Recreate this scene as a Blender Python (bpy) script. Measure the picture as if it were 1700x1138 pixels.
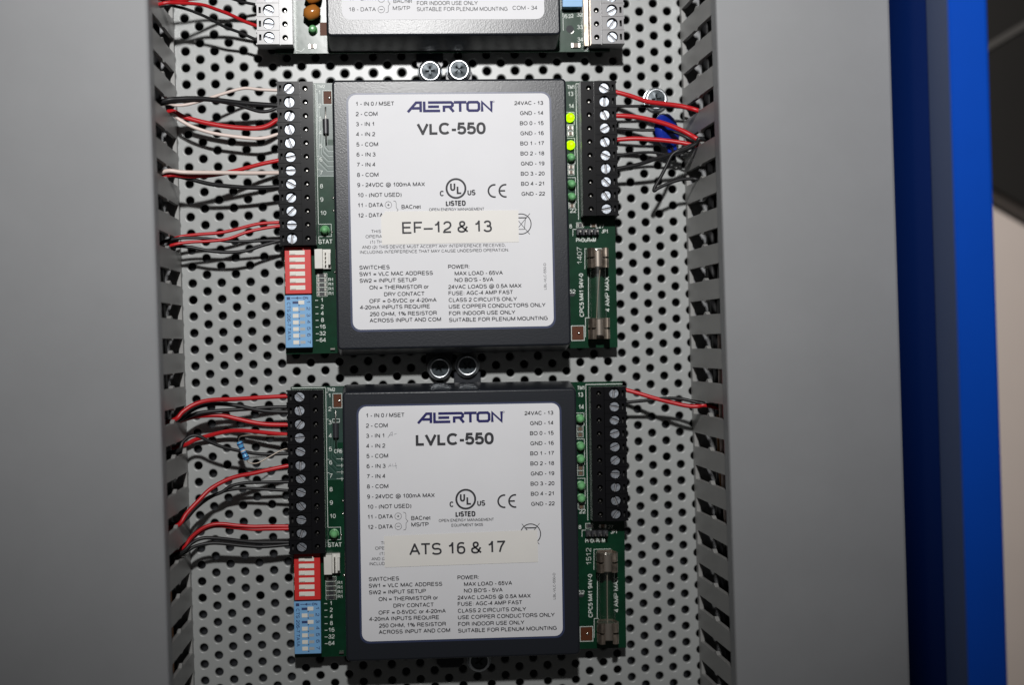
import bpy, math, random
from math import sin, cos, pi, radians
from mathutils import Matrix, Vector

# ------------------------------------------------------------------ units
# Plate coordinates in millimetres: u right, v up, h out of the plate towards
# the viewer.  World: X = u, Z = v, Y = -h, in metres.
S = 0.001
scn = bpy.context.scene
col = scn.collection
for o in list(bpy.data.objects):
    bpy.data.objects.remove(o)
random.seed(5)

# ------------------------------------------------------------------ camera
FPX = 2440.0
CR = ((0.9969230832102268, 0.030915693670735638, -0.07203184051148852),
      (-0.03092974505008623, 0.9995211370287818, 0.0009206997111569504),
      (0.07202580810898235, 0.0013101593600597812, 0.997401908183807))
CAM = (-1.7228, 12.4708, 569.4853)            # u, v, h
cam = bpy.data.cameras.new('camera')
cam.sensor_width = 36.0
cam.lens = FPX / 1700.0 * 36.0
cam.clip_start = 0.02
cam.clip_end = 20.0
cam.dof.use_dof = True
cam.dof.focus_distance = 0.548
cam.dof.aperture_fstop = 4.7
camo = bpy.data.objects.new('camera', cam)
col.objects.link(camo)
def _w(d):                                     # (u, -v, into plate) -> world
    return Vector((d[0], d[2], -d[1]))
cx, cy, cz = (_w(CR[0]), _w(CR[1]), _w(CR[2]))
camo.matrix_world = Matrix(((cx[0], -cy[0], -cz[0], CAM[0] * S),
                            (cx[1], -cy[1], -cz[1], -CAM[2] * S),
                            (cx[2], -cy[2], -cz[2], CAM[1] * S),
                            (0, 0, 0, 1)))
scn.camera = camo

# ------------------------------------------------------------------ light
world = bpy.data.worlds.new('World')
scn.world = world
world.use_nodes = True
bg = world.node_tree.nodes['Background']
bg.inputs[0].default_value = (1.0, 0.98, 0.965, 1)
bg.inputs[1].default_value = 0.036
LU, LV, LH = 4.0, 300.0, 690.0
sp = bpy.data.lights.new('flash', 'SPOT')
sp.energy = 23.5
sp.color = (1.0, 0.99, 0.98)
sp.shadow_soft_size = 0.014
sp.spot_size = radians(74)
sp.spot_blend = 1.0
spo = bpy.data.objects.new('flash', sp)
col.objects.link(spo)
spo.location = (LU * S, -LH * S, LV * S)
_t = Vector((0.02, 0.0, 0.23))
spo.rotation_euler = (_t - spo.location).to_track_quat('-Z', 'Y').to_euler()

scn.view_settings.view_transform = 'Standard'
scn.view_settings.look = 'None'
scn.view_settings.exposure = 0.0
scn.view_settings.gamma = 1.0
scn.view_settings.use_curve_mapping = False
scn.render.engine = 'CYCLES'
scn.cycles.max_bounces = 8
scn.cycles.sample_clamp_indirect = 4.0

# pixel of the photo (1700 x 1138) + height above the plate -> (u, v)
def _ray(x, y):
    a, b = (x - 850.0) / FPX, (y - 569.0) / FPX
    d = [CR[0][i] * a + CR[1][i] * b + CR[2][i] for i in range(3)]
    return d[0], -d[1], -d[2]                  # du, dv, dh
def at(x, y, h=0.0):
    d = _ray(x, y)
    s = (h - CAM[2]) / d[2]
    return (CAM[0] + s * d[0], CAM[1] + s * d[1])
def at_u(x, y, u0):                            # where the ray meets u = u0
    d = _ray(x, y)
    s = (u0 - CAM[0]) / d[0]
    return (u0, CAM[1] + s * d[1], CAM[2] + s * d[2])

# ------------------------------------------------------------------ materials
def mat(name, base, rough=0.5, metal=0.0, bump=0.0, bscale=400.0, spec=0.5, var=0.0,
        vscale=60.0, emit=None, estr=0.0, trans=0.0, ior=1.45, bdist=0.00003, rvar=0.0, detail=1.0):
    m = bpy.data.materials.new(name)
    m.use_nodes = True
    nt = m.node_tree
    b = nt.nodes['Principled BSDF']
    b.inputs['Base Color'].default_value = (*base, 1)
    b.inputs['Roughness'].default_value = rough
    b.inputs['Metallic'].default_value = metal
    b.inputs['Specular IOR Level'].default_value = spec
    b.inputs['IOR'].default_value = ior
    b.inputs['Transmission Weight'].default_value = trans
    if emit:
        b.inputs['Emission Color'].default_value = (*emit, 1)
        b.inputs['Emission Strength'].default_value = estr
    tc = nt.nodes.new('ShaderNodeTexCoord')
    if bump:
        n = nt.nodes.new('ShaderNodeTexNoise')
        n.inputs['Scale'].default_value = bscale
        n.inputs['Detail'].default_value = detail
        nt.links.new(tc.outputs['Object'], n.inputs['Vector'])
        bp = nt.nodes.new('ShaderNodeBump')
        bp.inputs['Strength'].default_value = bump
        bp.inputs['Distance'].default_value = bdist
        nt.links.new(n.outputs['Fac'], bp.inputs['Height'])
        nt.links.new(bp.outputs['Normal'], b.inputs['Normal'])
    if var or rvar:
        n2 = nt.nodes.new('ShaderNodeTexNoise')
        n2.inputs['Scale'].default_value = vscale
        n2.inputs['Detail'].default_value = 5.0
        n2.inputs['Roughness'].default_value = 0.65
        nt.links.new(tc.outputs['Object'], n2.inputs['Vector'])
        if var:
            mr = nt.nodes.new('ShaderNodeMapRange')
            mr.inputs['From Min'].default_value = 0.3
            mr.inputs['From Max'].default_value = 0.7
            mr.inputs['To Min'].default_value = 1.0 - var
            mr.inputs['To Max'].default_value = 1.0 + var
            nt.links.new(n2.outputs['Fac'], mr.inputs['Value'])
            mx = nt.nodes.new('ShaderNodeVectorMath')
            mx.operation = 'SCALE'
            mx.inputs[0].default_value = base
            nt.links.new(mr.outputs['Result'], mx.inputs['Scale'])
            nt.links.new(mx.outputs['Vector'], b.inputs['Base Color'])
        if rvar:
            mr2 = nt.nodes.new('ShaderNodeMapRange')
            mr2.inputs['From Min'].default_value = 0.3
            mr2.inputs['From Max'].default_value = 0.7
            mr2.inputs['To Min'].default_value = max(0.02, rough - rvar)
            mr2.inputs['To Max'].default_value = rough + rvar
            nt.links.new(n2.outputs['Fac'], mr2.inputs['Value'])
            nt.links.new(mr2.outputs['Result'], b.inputs['Roughness'])
    return m

M = {}
M['plate'] = mat('grey_enamel', (0.315, 0.325, 0.32), 0.33, bump=0.15, bscale=1500, bdist=0.00001, var=0.04, vscale=45, rvar=0.03)
M['duct'] = mat('grey_duct_plastic', (0.215, 0.219, 0.226), 0.45, bump=0.06, bscale=900, var=0.05, vscale=18)
M['ductwall'] = mat('grey_duct_wall_plastic', (0.26, 0.258, 0.25), 0.40, bump=0.06, bscale=700, var=0.07, vscale=60)
M['cover'] = mat('black_textured_plastic', (0.014, 0.016, 0.021), 0.30, bump=1.0, bscale=2300, bdist=0.00003, spec=0.42, detail=1.5)
M['paper'] = mat('white_label_film', (0.66, 0.66, 0.68), 0.55, bump=0.05, bscale=300, var=0.02, vscale=30, spec=0.3)
M['navy'] = mat('navy_label_border', (0.03, 0.04, 0.09), 0.35)
M['ink'] = mat('black_ink', (0.03, 0.03, 0.035), 0.55, spec=0.3)
M['inkblue'] = mat('blue_logo_ink', (0.016, 0.015, 0.10), 0.5, spec=0.2)
M['pencil'] = mat('pencil_mark', (0.26, 0.26, 0.28), 0.5)
M['tape'] = mat('cream_label_tape', (0.69, 0.672, 0.64), 0.5, var=0.02, vscale=40, spec=0.35)
M['pcb'] = mat('green_solder_mask', (0.003, 0.031, 0.014), 0.20, bump=0.3, bscale=350, var=0.25, vscale=120)
M['silk'] = mat('white_silkscreen', (0.62, 0.66, 0.62), 0.5)
M['term'] = mat('black_glossy_plastic', (0.006, 0.006, 0.007), 0.20, bump=0.15, bscale=300, spec=0.32, bdist=0.00002)
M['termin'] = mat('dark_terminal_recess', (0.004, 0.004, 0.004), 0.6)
M['zinc'] = mat('zinc_plated_steel', (0.28, 0.30, 0.33), 0.42, metal=1.0, bump=0.9, bscale=600, rvar=0.1, vscale=500, bdist=0.00008)
M['screwzinc'] = mat('bright_zinc_screw', (0.60, 0.63, 0.66), 0.33, metal=1.0, bump=0.1, bscale=900)
M['screwtop'] = mat('zinc_head_shade', (0.045, 0.055, 0.062), 0.36, metal=0.3, bump=0.6, bscale=900, spec=0.3)  # zinc head top, its shade and dark reflection painted into the colour
M['termglare'] = mat('black_plastic_with_glare', (0.13, 0.125, 0.13), 0.30, bump=0.2, bscale=300, spec=0.9)  # black terminal plastic, greyed to paint in the glare on it
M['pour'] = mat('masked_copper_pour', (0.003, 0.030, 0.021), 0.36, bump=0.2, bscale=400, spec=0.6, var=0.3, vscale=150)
M['blueshade'] = mat('shaded_blue_inside', (0.001, 0.010, 0.07), 0.5, spec=0.15)  # the same blue enamel darkened, shade put into the colour
M['lipglare'] = mat('blue_lip_with_glare', (0.022, 0.052, 0.15), 0.40)  # the same blue enamel paled, grazing glare put into the colour
M['dipgrey'] = mat('grey_slider_plastic', (0.34, 0.37, 0.38), 0.45)  # grey half beside each white slider knob
M['leadwire'] = mat('dull_tinned_lead', (0.26, 0.22, 0.18), 0.4, metal=0.25)
M['trace'] = mat('raised_masked_trace', (0.022, 0.075, 0.055), 0.32, spec=1.0)
M['cap'] = mat('nickel_fuse_cap', (0.42, 0.37, 0.32), 0.27, metal=0.85)
M['slotfloor'] = mat('dark_screw_slot', (0.22, 0.22, 0.23), 0.5, metal=0.7)
M['tin'] = mat('tinned_metal', (0.70, 0.68, 0.63), 0.22, metal=1.0)
M['clip'] = mat('tarnished_fuse_clip', (0.36, 0.30, 0.245), 0.28, metal=0.85, var=0.5, vscale=300)
M['copper'] = mat('bare_copper_pad', (0.085, 0.026, 0.010), 0.5, spec=0.2)
M['red'] = mat('red_wire_insulation', (0.44, 0.010, 0.014), 0.38, bump=0.08, bscale=200, var=0.12, vscale=70)
M['black'] = mat('black_wire_insulation', (0.014, 0.014, 0.015), 0.42, bump=0.08, bscale=200, spec=0.35)
M['whitew'] = mat('pale_wire_insulation', (0.66, 0.55, 0.50), 0.38, var=0.05, vscale=70)
M['orange'] = mat('tan_wire_insulation', (0.45, 0.20, 0.07), 0.4)
M['dipred'] = mat('red_switch_plastic', (0.56, 0.022, 0.02), 0.4, var=0.05, vscale=90)
M['dipblue'] = mat('blue_switch_plastic', (0.17, 0.37, 0.62), 0.4, var=0.04, vscale=90)
M['dipwhite'] = mat('white_slider_plastic', (0.68, 0.66, 0.60), 0.4)
M['dipink'] = mat('dark_blue_switch_print', (0.02, 0.04, 0.13), 0.5)
M['conn'] = mat('white_nylon', (0.62, 0.61, 0.57), 0.4, var=0.06, vscale=120)
M['led'] = mat('green_led_lens', (0.15, 0.40, 0.17), 0.28, spec=0.5)
M['ledon'] = mat('lit_led_lens', (0.10, 0.16, 0.0), 0.25, emit=(0.46, 1.0, 0.0), estr=1.45)
M['glass'] = mat('clear_glass', (0.97, 1.0, 0.98), 0.02, trans=1.0)
M['ceramic'] = mat('tan_ceramic', (0.34, 0.125, 0.022), 0.18)
M['smd'] = mat('tan_chip_body', (0.12, 0.075, 0.045), 0.35)
M['smdk'] = mat('dark_chip_body', (0.03, 0.03, 0.035), 0.35)
M['resblue'] = mat('blue_resistor_lacquer', (0.09, 0.32, 0.58), 0.25)
M['resband'] = mat('dark_resistor_band', (0.03, 0.035, 0.12), 0.3)
M['varistor'] = mat('royal_blue_epoxy', (0.008, 0.026, 0.28), 0.2)
M['bluepaint'] = mat('blue_enamel', (0.001, 0.058, 0.42), 0.32, bump=0.10, bscale=120, var=0.05, vscale=15, spec=0.3)
M['liner'] = mat('dark_enclosure_inside', (0.012, 0.014, 0.018), 0.6)
M['wall'] = mat('beige_wall_paint', (0.80, 0.68, 0.60), 0.7, bump=0.3, bscale=60, var=0.04, vscale=8)
M['bronze'] = mat('dark_bronze_paint', (0.011, 0.009, 0.007), 0.5, var=0.1, vscale=10)
M['bronzeedge'] = mat('worn_metal_strip', (0.085, 0.078, 0.07), 0.5)

def thin_glass(m):
    nt = m.node_tree
    out = nt.nodes['Material Output']
    tr = nt.nodes.new('ShaderNodeBsdfTransparent')
    tr.inputs[0].default_value = (0.97, 0.99, 0.975, 1)
    gl = nt.nodes.new('ShaderNodeBsdfGlossy')
    gl.inputs['Roughness'].default_value = 0.32
    lw = nt.nodes.new('ShaderNodeLayerWeight')
    lw.inputs['Blend'].default_value = 0.5
    pw = nt.nodes.new('ShaderNodeMath')
    pw.operation = 'POWER'
    pw.inputs[1].default_value = 4.0
    nt.links.new(lw.outputs['Facing'], pw.inputs[0])
    fr = nt.nodes.new('ShaderNodeMath')
    fr.operation = 'MULTIPLY_ADD'
    fr.inputs[1].default_value = 0.6
    fr.inputs[2].default_value = 0.04
    nt.links.new(pw.outputs[0], fr.inputs[0])
    mx = nt.nodes.new('ShaderNodeMixShader')
    nt.links.new(fr.outputs[0], mx.inputs[0])
    nt.links.new(tr.outputs[0], mx.inputs[1])
    nt.links.new(gl.outputs[0], mx.inputs[2])
    nt.links.new(mx.outputs[0], out.inputs['Surface'])
thin_glass(M['glass'])

# ------------------------------------------------------------------ mesh builder
class MB:
    """Collects geometry in millimetres; build() links it as ONE mesh object."""
    def __init__(self):
        self.v, self.f, self.m, self.mats = [], [], [], []
        self.cur = 0
    def use(self, name):
        if name not in self.mats:
            self.mats.append(name)
        self.cur = self.mats.index(name)
        return self
    def add(self, verts, faces):
        n = len(self.v)
        self.v.extend(verts)
        for f in faces:
            self.f.append(tuple(i + n for i in f))
            self.m.append(self.cur)
    def box(self, x0, x1, y0, y1, z0, z1, c=0.0):
        if c <= 0:
            vs = [(x, y, z) for z in (z0, z1) for y in (y0, y1) for x in (x0, x1)]
            self.add(vs, [(0, 2, 3, 1), (4, 5, 7, 6), (0, 1, 5, 4), (2, 6, 7, 3), (0, 4, 6, 2), (1, 3, 7, 5)])
        else:
            self.prism([(x0 + c, y0), (x1 - c, y0), (x1, y0 + c), (x1, y1 - c), (x1 - c, y1), (x0 + c, y1),
                        (x0, y1 - c), (x0, y0 + c)], z0, z1, c)
    def rings(self, rs, cap0=True, cap1=True):
        n = len(rs[0])
        vs = [p for r in rs for p in r]
        fs = []
        for k in range(len(rs) - 1):
            for i in range(n):
                j = (i + 1) % n
                fs.append((k * n + i, k * n + j, (k + 1) * n + j, (k + 1) * n + i))
        if cap0:
            fs.append(tuple(range(n - 1, -1, -1)))
        if cap1:
            fs.append(tuple((len(rs) - 1) * n + i for i in range(n)))
        self.add(vs, fs)
    def prism(self, poly, z0, z1, bev=0.0, seg=1, draft=0.0):
        """ccw polygon extruded in z; top edge rounded by bev, base wider by draft"""
        def off(d):
            n = len(poly)
            out = []
            for i in range(n):
                a, b, c = Vector(poly[i - 1]), Vector(poly[i]), Vector(poly[(i + 1) % n])
                e1, e2 = (b - a).normalized(), (c - b).normalized()
                n1, n2 = Vector((-e1.y, e1.x)), Vector((-e2.y, e2.x))
                m_ = (n1 + n2)
                m_ = m_ / max(0.3, m_.length_squared) * 2 if m_.length > 1e-6 else n1
                q = b + m_ * d
                out.append((q.x, q.y))
            return out
        if isinstance(draft, tuple):
            mx_, my_ = max(p[0] for p in poly), max(p[1] for p in poly)
            rs = [[(x * (1 + draft[0] / mx_), y * (1 + draft[1] / my_), z0) for x, y in poly]]
        else:
            rs = [[(x, y, z0) for x, y in off(-draft)]]
        if bev > 0:
            for k in range(seg + 1):
                t = k / seg * pi / 2
                rs.append([(x, y, z1 - bev + bev * sin(t)) for x, y in off(bev * (1 - cos(t)))])
        else:
            rs.append([(x, y, z1) for x, y in poly])
        self.rings(rs)
    def lathe(self, cx, cy, prof, n=20, cap0=True, cap1=True):
        self.rings([[(cx + r * cos(2 * pi * i / n), cy + r * sin(2 * pi * i / n), z) for i in range(n)]
                    for r, z in prof], cap0, cap1)
    def cell(self, x0, x1, y0, y1, z, hole, depth, floor=True, fmat=None):
        """rectangle at height z with a recess whose outline is the ccw polygon hole"""
        mx, my = sum(p[0] for p in hole) / len(hole), sum(p[1] for p in hole) / len(hole)
        outer = []
        for (px_, py_) in hole:
            dx, dy = px_ - mx, py_ - my
            t = min([((x1 - mx) / dx if dx > 1e-9 else 1e9), ((x0 - mx) / dx if dx < -1e-9 else 1e9),
                     ((y1 - my) / dy if dy > 1e-9 else 1e9), ((y0 - my) / dy if dy < -1e-9 else 1e9)])
            outer.append([mx + dx * t, my + dy * t])
        for c in ((x0, y0), (x1, y0), (x1, y1), (x0, y1)):      # snap nearest boundary point to the corner
            k = min(range(len(outer)), key=lambda i: (outer[i][0] - c[0]) ** 2 + (outer[i][1] - c[1]) ** 2)
            outer[k] = [c[0], c[1]]
        n = len(hole)
        vs = [(p[0], p[1], z) for p in outer] + [(p[0], p[1], z) for p in hole]
        self.add(vs, [(i, (i + 1) % n, n + (i + 1) % n, n + i) for i in range(n)])
        keep = self.cur
        if fmat:
            self.use(fmat)
        vs = [(p[0], p[1], z) for p in hole] + [(p[0], p[1], z - depth) for p in hole]
        self.add(vs, [(i, (i + 1) % n, n + (i + 1) % n, n + i) for i in range(n)] +
                 ([tuple(range(n, 2 * n))] if floor else []))
        self.cur = keep
    def tube(self, pts, r, n=9, caps=True, sub=8):
        P = smooth(pts, sub)
        rs = []
        up = None
        for i, p in enumerate(P):
            t = (P[min(i + 1, len(P) - 1)] - P[max(i - 1, 0)]).normalized()
            if up is None:
                up = t.orthogonal().normalized()
            up = (up - t * up.dot(t)).normalized()
            w = t.cross(up)
            rs.append([tuple(p + (up * cos(2 * pi * k / n) + w * sin(2 * pi * k / n)) * r) for k in range(n)])
        self.rings(rs, caps, caps)
    def ribbon(self, pts, w, z, close=False):
        """flat stroke of width w along 2-D points"""
        P = [Vector(p) for p in pts]
        n = len(P)
        if n < 2:
            return
        L, R = [], []
        for i in range(n):
            if close:
                a, c = P[i - 1], P[(i + 1) % n]
            else:
                a, c = (P[i - 1] if i else None), (P[i + 1] if i < n - 1 else None)
            e1 = (P[i] - a).normalized() if a is not None and (P[i] - a).length > 1e-9 else None
            e2 = (c - P[i]).normalized() if c is not None and (c - P[i]).length > 1e-9 else None
            e1 = e1 or e2
            e2 = e2 or e1
            nn = Vector((-e1.y - e2.y, e1.x + e2.x))
            if nn.length < 0.2:
                nn = Vector((-e1.y, e1.x))
            nn.normalize()
            k = min(1.6, 1.0 / max(0.35, nn.dot(Vector((-e1.y, e1.x)))))
            L.append(P[i] + nn * w / 2 * k)
            R.append(P[i] - nn * w / 2 * k)
        vs = [(p.x, p.y, z) for p in L] + [(p.x, p.y, z) for p in R]
        m_ = n if close else n - 1
        self.add(vs, [(n + i, n + (i + 1) % n, (i + 1) % n, i) for i in range(m_)])
    def poly(self, pts, z):
        self.add([(x, y, z) for x, y in pts], [tuple(range(len(pts)))])
    def build(self, name, material=None, parent=None, loc=(0, 0, 0), smooth_angle=40.0, flat=False):
        me = bpy.data.meshes.new(name)
        me.from_pydata([(x * S, y * S, z * S) for x, y, z in self.v], [], self.f)
        if self.mats:
            for k in self.mats:
                me.materials.append(M[k])
            me.polygons.foreach_set('material_index', self.m)
        else:
            me.materials.append(M[material])
        me.update()
        me.polygons.foreach_set('use_smooth', [True] * len(me.polygons))
        me.update()
        if smooth_angle is not None:
            me.set_sharp_from_angle(angle=radians(smooth_angle))
        me.polygons.foreach_set('use_smooth', [(not flat) and abs(p.normal.z) < 0.9995 for p in me.polygons])
        me.update()
        o = bpy.data.objects.new(name, me)
        col.objects.link(o)
        o.location = (loc[0] * S, loc[1] * S, loc[2] * S)
        if parent is not None:
            o.parent = parent
        return o

def _halves(self, name, parent):
    """one object for the left and one for the right strip of a board"""
    for s in (-1, 1):
        h = MB()
        h.mats = list(self.mats)
        idx = {}
        for f, mi in zip(self.f, self.m):
            if (sum(self.v[i][0] for i in f) / len(f) < 0) != (s < 0):
                continue
            g_ = []
            for i in f:
                if i not in idx:
                    idx[i] = len(h.v)
                    h.v.append(self.v[i])
                g_.append(idx[i])
            h.f.append(tuple(g_)); h.m.append(mi)
        if h.f:
            h.build(name, None, parent, smooth_angle=None)
MB.halves = _halves

def smooth(pts, sub=8):
    P = [Vector(p) for p in pts]
    if len(P) < 3 or sub < 2:
        return P
    out = []
    for i in range(len(P) - 1):
        p0 = P[i - 1] if i else P[0] * 2 - P[1]
        p1, p2 = P[i], P[i + 1]
        p3 = P[i + 2] if i + 2 < len(P) else P[-1] * 2 - P[-2]
        for k in range(sub):
            t = k / sub
            out.append(0.5 * ((2 * p1) + (p2 - p0) * t + (2 * p0 - 5 * p1 + 4 * p2 - p3) * t * t +
                              (3 * p1 - p0 - 3 * p2 + p3) * t ** 3))
    out.append(P[-1])
    return out

def circ(cx, cy, r, n=20, a0=0.0):
    return [(cx + r * cos(a0 + 2 * pi * i / n), cy + r * sin(a0 + 2 * pi * i / n)) for i in range(n)]
def rrect(x0, x1, y0, y1, r, n=5):
    out = []
    for (cx_, cy_, a) in ((x1 - r, y0 + r, -90), (x1 - r, y1 - r, 0), (x0 + r, y1 - r, 90), (x0 + r, y0 + r, 180)):
        for k in range(n + 1):
            t = radians(a + 90.0 * k / n)
            out.append((cx_ + r * cos(t), cy_ + r * sin(t)))
    return out
def rectpts(x0, x1, y0, y1, k=3):
    """ccw rectangle outline with extra points per side"""
    c = [(x1, y0), (x1, y1), (x0, y1), (x0, y0)]
    out = []
    for i in range(4):
        a, b = c[i], c[(i + 1) % 4]
        for j in range(k):
            out.append((a[0] + (b[0] - a[0]) * j / k, a[1] + (b[1] - a[1]) * j / k))
    return out

def tag(o, label=None, cat=None, group=None, kind=None):
    if label: o['label'] = label
    if cat: o['category'] = cat
    if group: o['group'] = group
    if kind: o['kind'] = kind
    return o
def root(name, u, v, h, roll, label, cat, group=None):
    """an Empty at the thing's base on the plate; children use plate axes"""
    o = bpy.data.objects.new(name, None)
    col.objects.link(o)
    o.empty_display_size = 0.01
    o.location = (u * S, -h * S, v * S)
    o.rotation_euler = (pi / 2, -radians(roll), 0)
    return tag(o, label, cat, group)
def stand(o, u, v, h):                          # a thing that is one mesh, same axes
    o.location = (u * S, -h * S, v * S)
    o.rotation_euler = (pi / 2, 0, 0)
    return o

# ------------------------------------------------------------------ stroke lettering
def _arc(cx_, cy_, rx, ry, a0, a1, n=10):
    def sq(v):
        return math.copysign(abs(v) ** 0.86, v)
    return [(cx_ + rx * sq(cos(radians(a0 + (a1 - a0) * i / n))), cy_ + ry * sq(sin(radians(a0 + (a1 - a0) * i / n))))
            for i in range(n + 1)]
G = {}
def g(ch, adv, *st):
    G[ch] = (adv, st)
g(' ', .39)
g('A', .93, [(.05, 0), (.465, 1), (.88, 0)], [(.2, .34), (.73, .34)])
g('B', .93, [(.12, .5), (.55, .5)] + _arc(.57, .25, .25, .25, 90, -90, 8) + [(.12, 0), (.12, 1), (.52, 1)] + _arc(.55, .75, .23, .25, 90, -90, 8))
g('C', 1.0, _arc(.51, .5, .41, .5, 40, 320, 18))
g('D', 1.0, [(.12, 0), (.12, 1), (.45, 1)] + _arc(.47, .5, .41, .5, 90, -90, 12) + [(.12, 0)])
g('E', .93, [(.82, 1), (.12, 1), (.12, 0), (.84, 0)], [(.12, .53), (.76, .53)])
g('F', .85, [(.78, 1), (.12, 1), (.12, 0)], [(.12, .51), (.68, .51)])
g('G', 1.08, _arc(.52, .5, .42, .5, 42, 300, 16) + [(.94, .14), (.94, .48), (.56, .48)])
g('H', 1.0, [(.12, 0), (.12, 1)], [(.88, 0), (.88, 1)], [(.12, .53), (.88, .53)])
g('I', .39, [(.195, 0), (.195, 1)])
g('J', .7, [(.58, 1), (.58, .28)] + _arc(.33, .27, .25, .27, 0, -180, 8))
g('K', .93, [(.12, 0), (.12, 1)], [(.84, 1), (.13, .36)], [(.36, .58), (.88, 0)])
g('L', .77, [(.12, 1), (.12, 0), (.74, 0)])
g('M', 1.16, [(.12, 0), (.12, 1), (.58, .05), (1.04, 1), (1.04, 0)])
g('N', 1.0, [(.12, 0), (.12, 1), (.88, 0), (.88, 1)])
g('O', 1.08, _arc(.54, .5, .45, .5, 0, 360, 24))
g('P', .93, [(.12, 0), (.12, 1), (.56, 1)] + _arc(.58, .73, .26, .27, 90, -90, 8) + [(.12, .46)])
g('Q', 1.08, _arc(.54, .5, .45, .5, 0, 360, 24), [(.64, .24), (.98, -.06)])
g('R', 1.0, [(.12, 0), (.12, 1), (.58, 1)] + _arc(.62, .745, .25, .255, 90, -90, 8) + [(.12, .49)], [(.62, .49), (.84, .32), (.9, 0)])
g('S', .93, _arc(.47, .74, .34, .26, 25, 250, 12) + _arc(.46, .26, .38, .26, 75, -155, 12))
g('T', .85, [(.03, 1), (.82, 1)], [(.425, 1), (.425, 0)])
g('U', 1.0, [(.12, 1), (.12, .36)] + _arc(.5, .36, .38, .36, 180, 360, 12) + [(.88, 1)])
g('V', .93, [(.04, 1), (.465, 0), (.89, 1)])
g('W', 1.31, [(.04, 1), (.34, 0), (.655, 1), (.97, 0), (1.27, 1)])
g('X', .93, [(.06, 1), (.87, 0)], [(.87, 1), (.06, 0)])
g('Y', .93, [(.03, 1), (.465, .42), (.9, 1)], [(.465, .42), (.465, 0)])
g('Z', .85, [(.08, 1), (.77, 1), (.06, 0), (.8, 0)])
g('0', .77, _arc(.385, .5, .31, .5, 0, 360, 20))
g('1', .77, [(.14, .72), (.32, .78), (.46, 1), (.46, 0)])
g('2', .77, _arc(.385, .7, .29, .3, 170, -20, 10) + [(.52, .4), (.16, .2), (.07, 0), (.7, 0)])
g('3', .77, _arc(.36, .74, .26, .26, 165, -80, 10) + [(.30, .53)], [(.3, .53)] + _arc(.37, .27, .31, .27, 85, -165, 12))
g('4', .77, [(.54, 0), (.54, 1), (.05, .27), (.72, .27)])
g('5', .77, [(.65, 1), (.17, 1), (.11, .46)] + _arc(.37, .32, .32, .32, 140, -155, 14))
g('6', .77, _arc(.42, .62, .34, .38, 50, 180, 8) + [(.08, .4)] + _arc(.385, .31, .3, .31, 180, -180, 18))
g('7', .77, [(.06, 1), (.71, 1), (.42, .5), (.28, 0)])
g('8', .77, _arc(.385, .76, .25, .24, 0, 360, 14), _arc(.385, .27, .31, .27, 0, 360, 16))
g('9', .77, _arc(.385, .69, .3, .31, 0, 360, 18), [(.685, .66)] + _arc(.35, .38, .335, .38, 0, -130, 8))
g('-', .46, [(.06, .36), (.4, .36)])
g('\u2013', .77, [(.02, .36), (.75, .36)])
g('=', .81, [(.08, .5), (.73, .5)], [(.08, .24), (.73, .24)])
g('.', .39, [(.195, 0), (.195, .14)])
g(',', .39, [(.195, .14), (.195, 0), (.13, -.16)])
g(':', .39, [(.195, 0), (.195, .14)], [(.195, .56), (.195, .7)])
g('/', .39, [(.02, -.02), (.37, 1.02)])
g("'", .27, [(.13, 1), (.13, .7)])
g('(', .46, _arc(.62, .38, .48, .66, 130, 230, 8))
g(')', .46, _arc(-.16, .38, .48, .66, 50, -50, 8))
g('&', .93, [(.88, 0), (.24, .66)] + _arc(.42, .8, .2, .2, 205, -60, 10) + [(.18, .42)] + _arc(.37, .25, .3, .25, 140, 345, 12) + [(.84, .52)])
g('%', 1.23, _arc(.27, .75, .19, .23, 0, 360, 12), _arc(.95, .24, .19, .23, 0, 360, 12), [(.85, 1.0), (.38, 0)])
g('@', 1.4, _arc(.7, .36, .22, .25, 0, 360, 12), [(.94, .62), (.9, .2)] + _arc(.72, .42, .56, .6, -25, 300, 18))
g('+', .81, [(.08, .37), (.73, .37)], [(.405, .05), (.405, .69)])
g('n', .77, [(.11, 0), (.11, .72)], [(.11, .42)] + _arc(.385, .46, .27, .26, 150, 0, 8) + [(.655, 0)])
g('e', .77, [(.09, .37), (.68, .37)] + _arc(.385, .36, .3, .36, 0, 320, 14))
g('t', .39, [(.19, .92), (.19, .1), (.34, .01)], [(.03, .71), (.34, .71)])
g('o', .77, _arc(.385, .36, .3, .36, 0, 360, 16))
g('r', .46, [(.11, 0), (.11, .72)], [(.11, .45), (.24, .66), (.44, .7)])
g('m', 1.16, [(.11, 0), (.11, .72)], [(.11, .42)] + _arc(.35, .48, .22, .24, 150, 0, 8) + [(.57, 0)], [(.57, .42)] + _arc(.81, .48, .22, .24, 150, 0, 8) + [(1.03, 0)])

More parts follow.
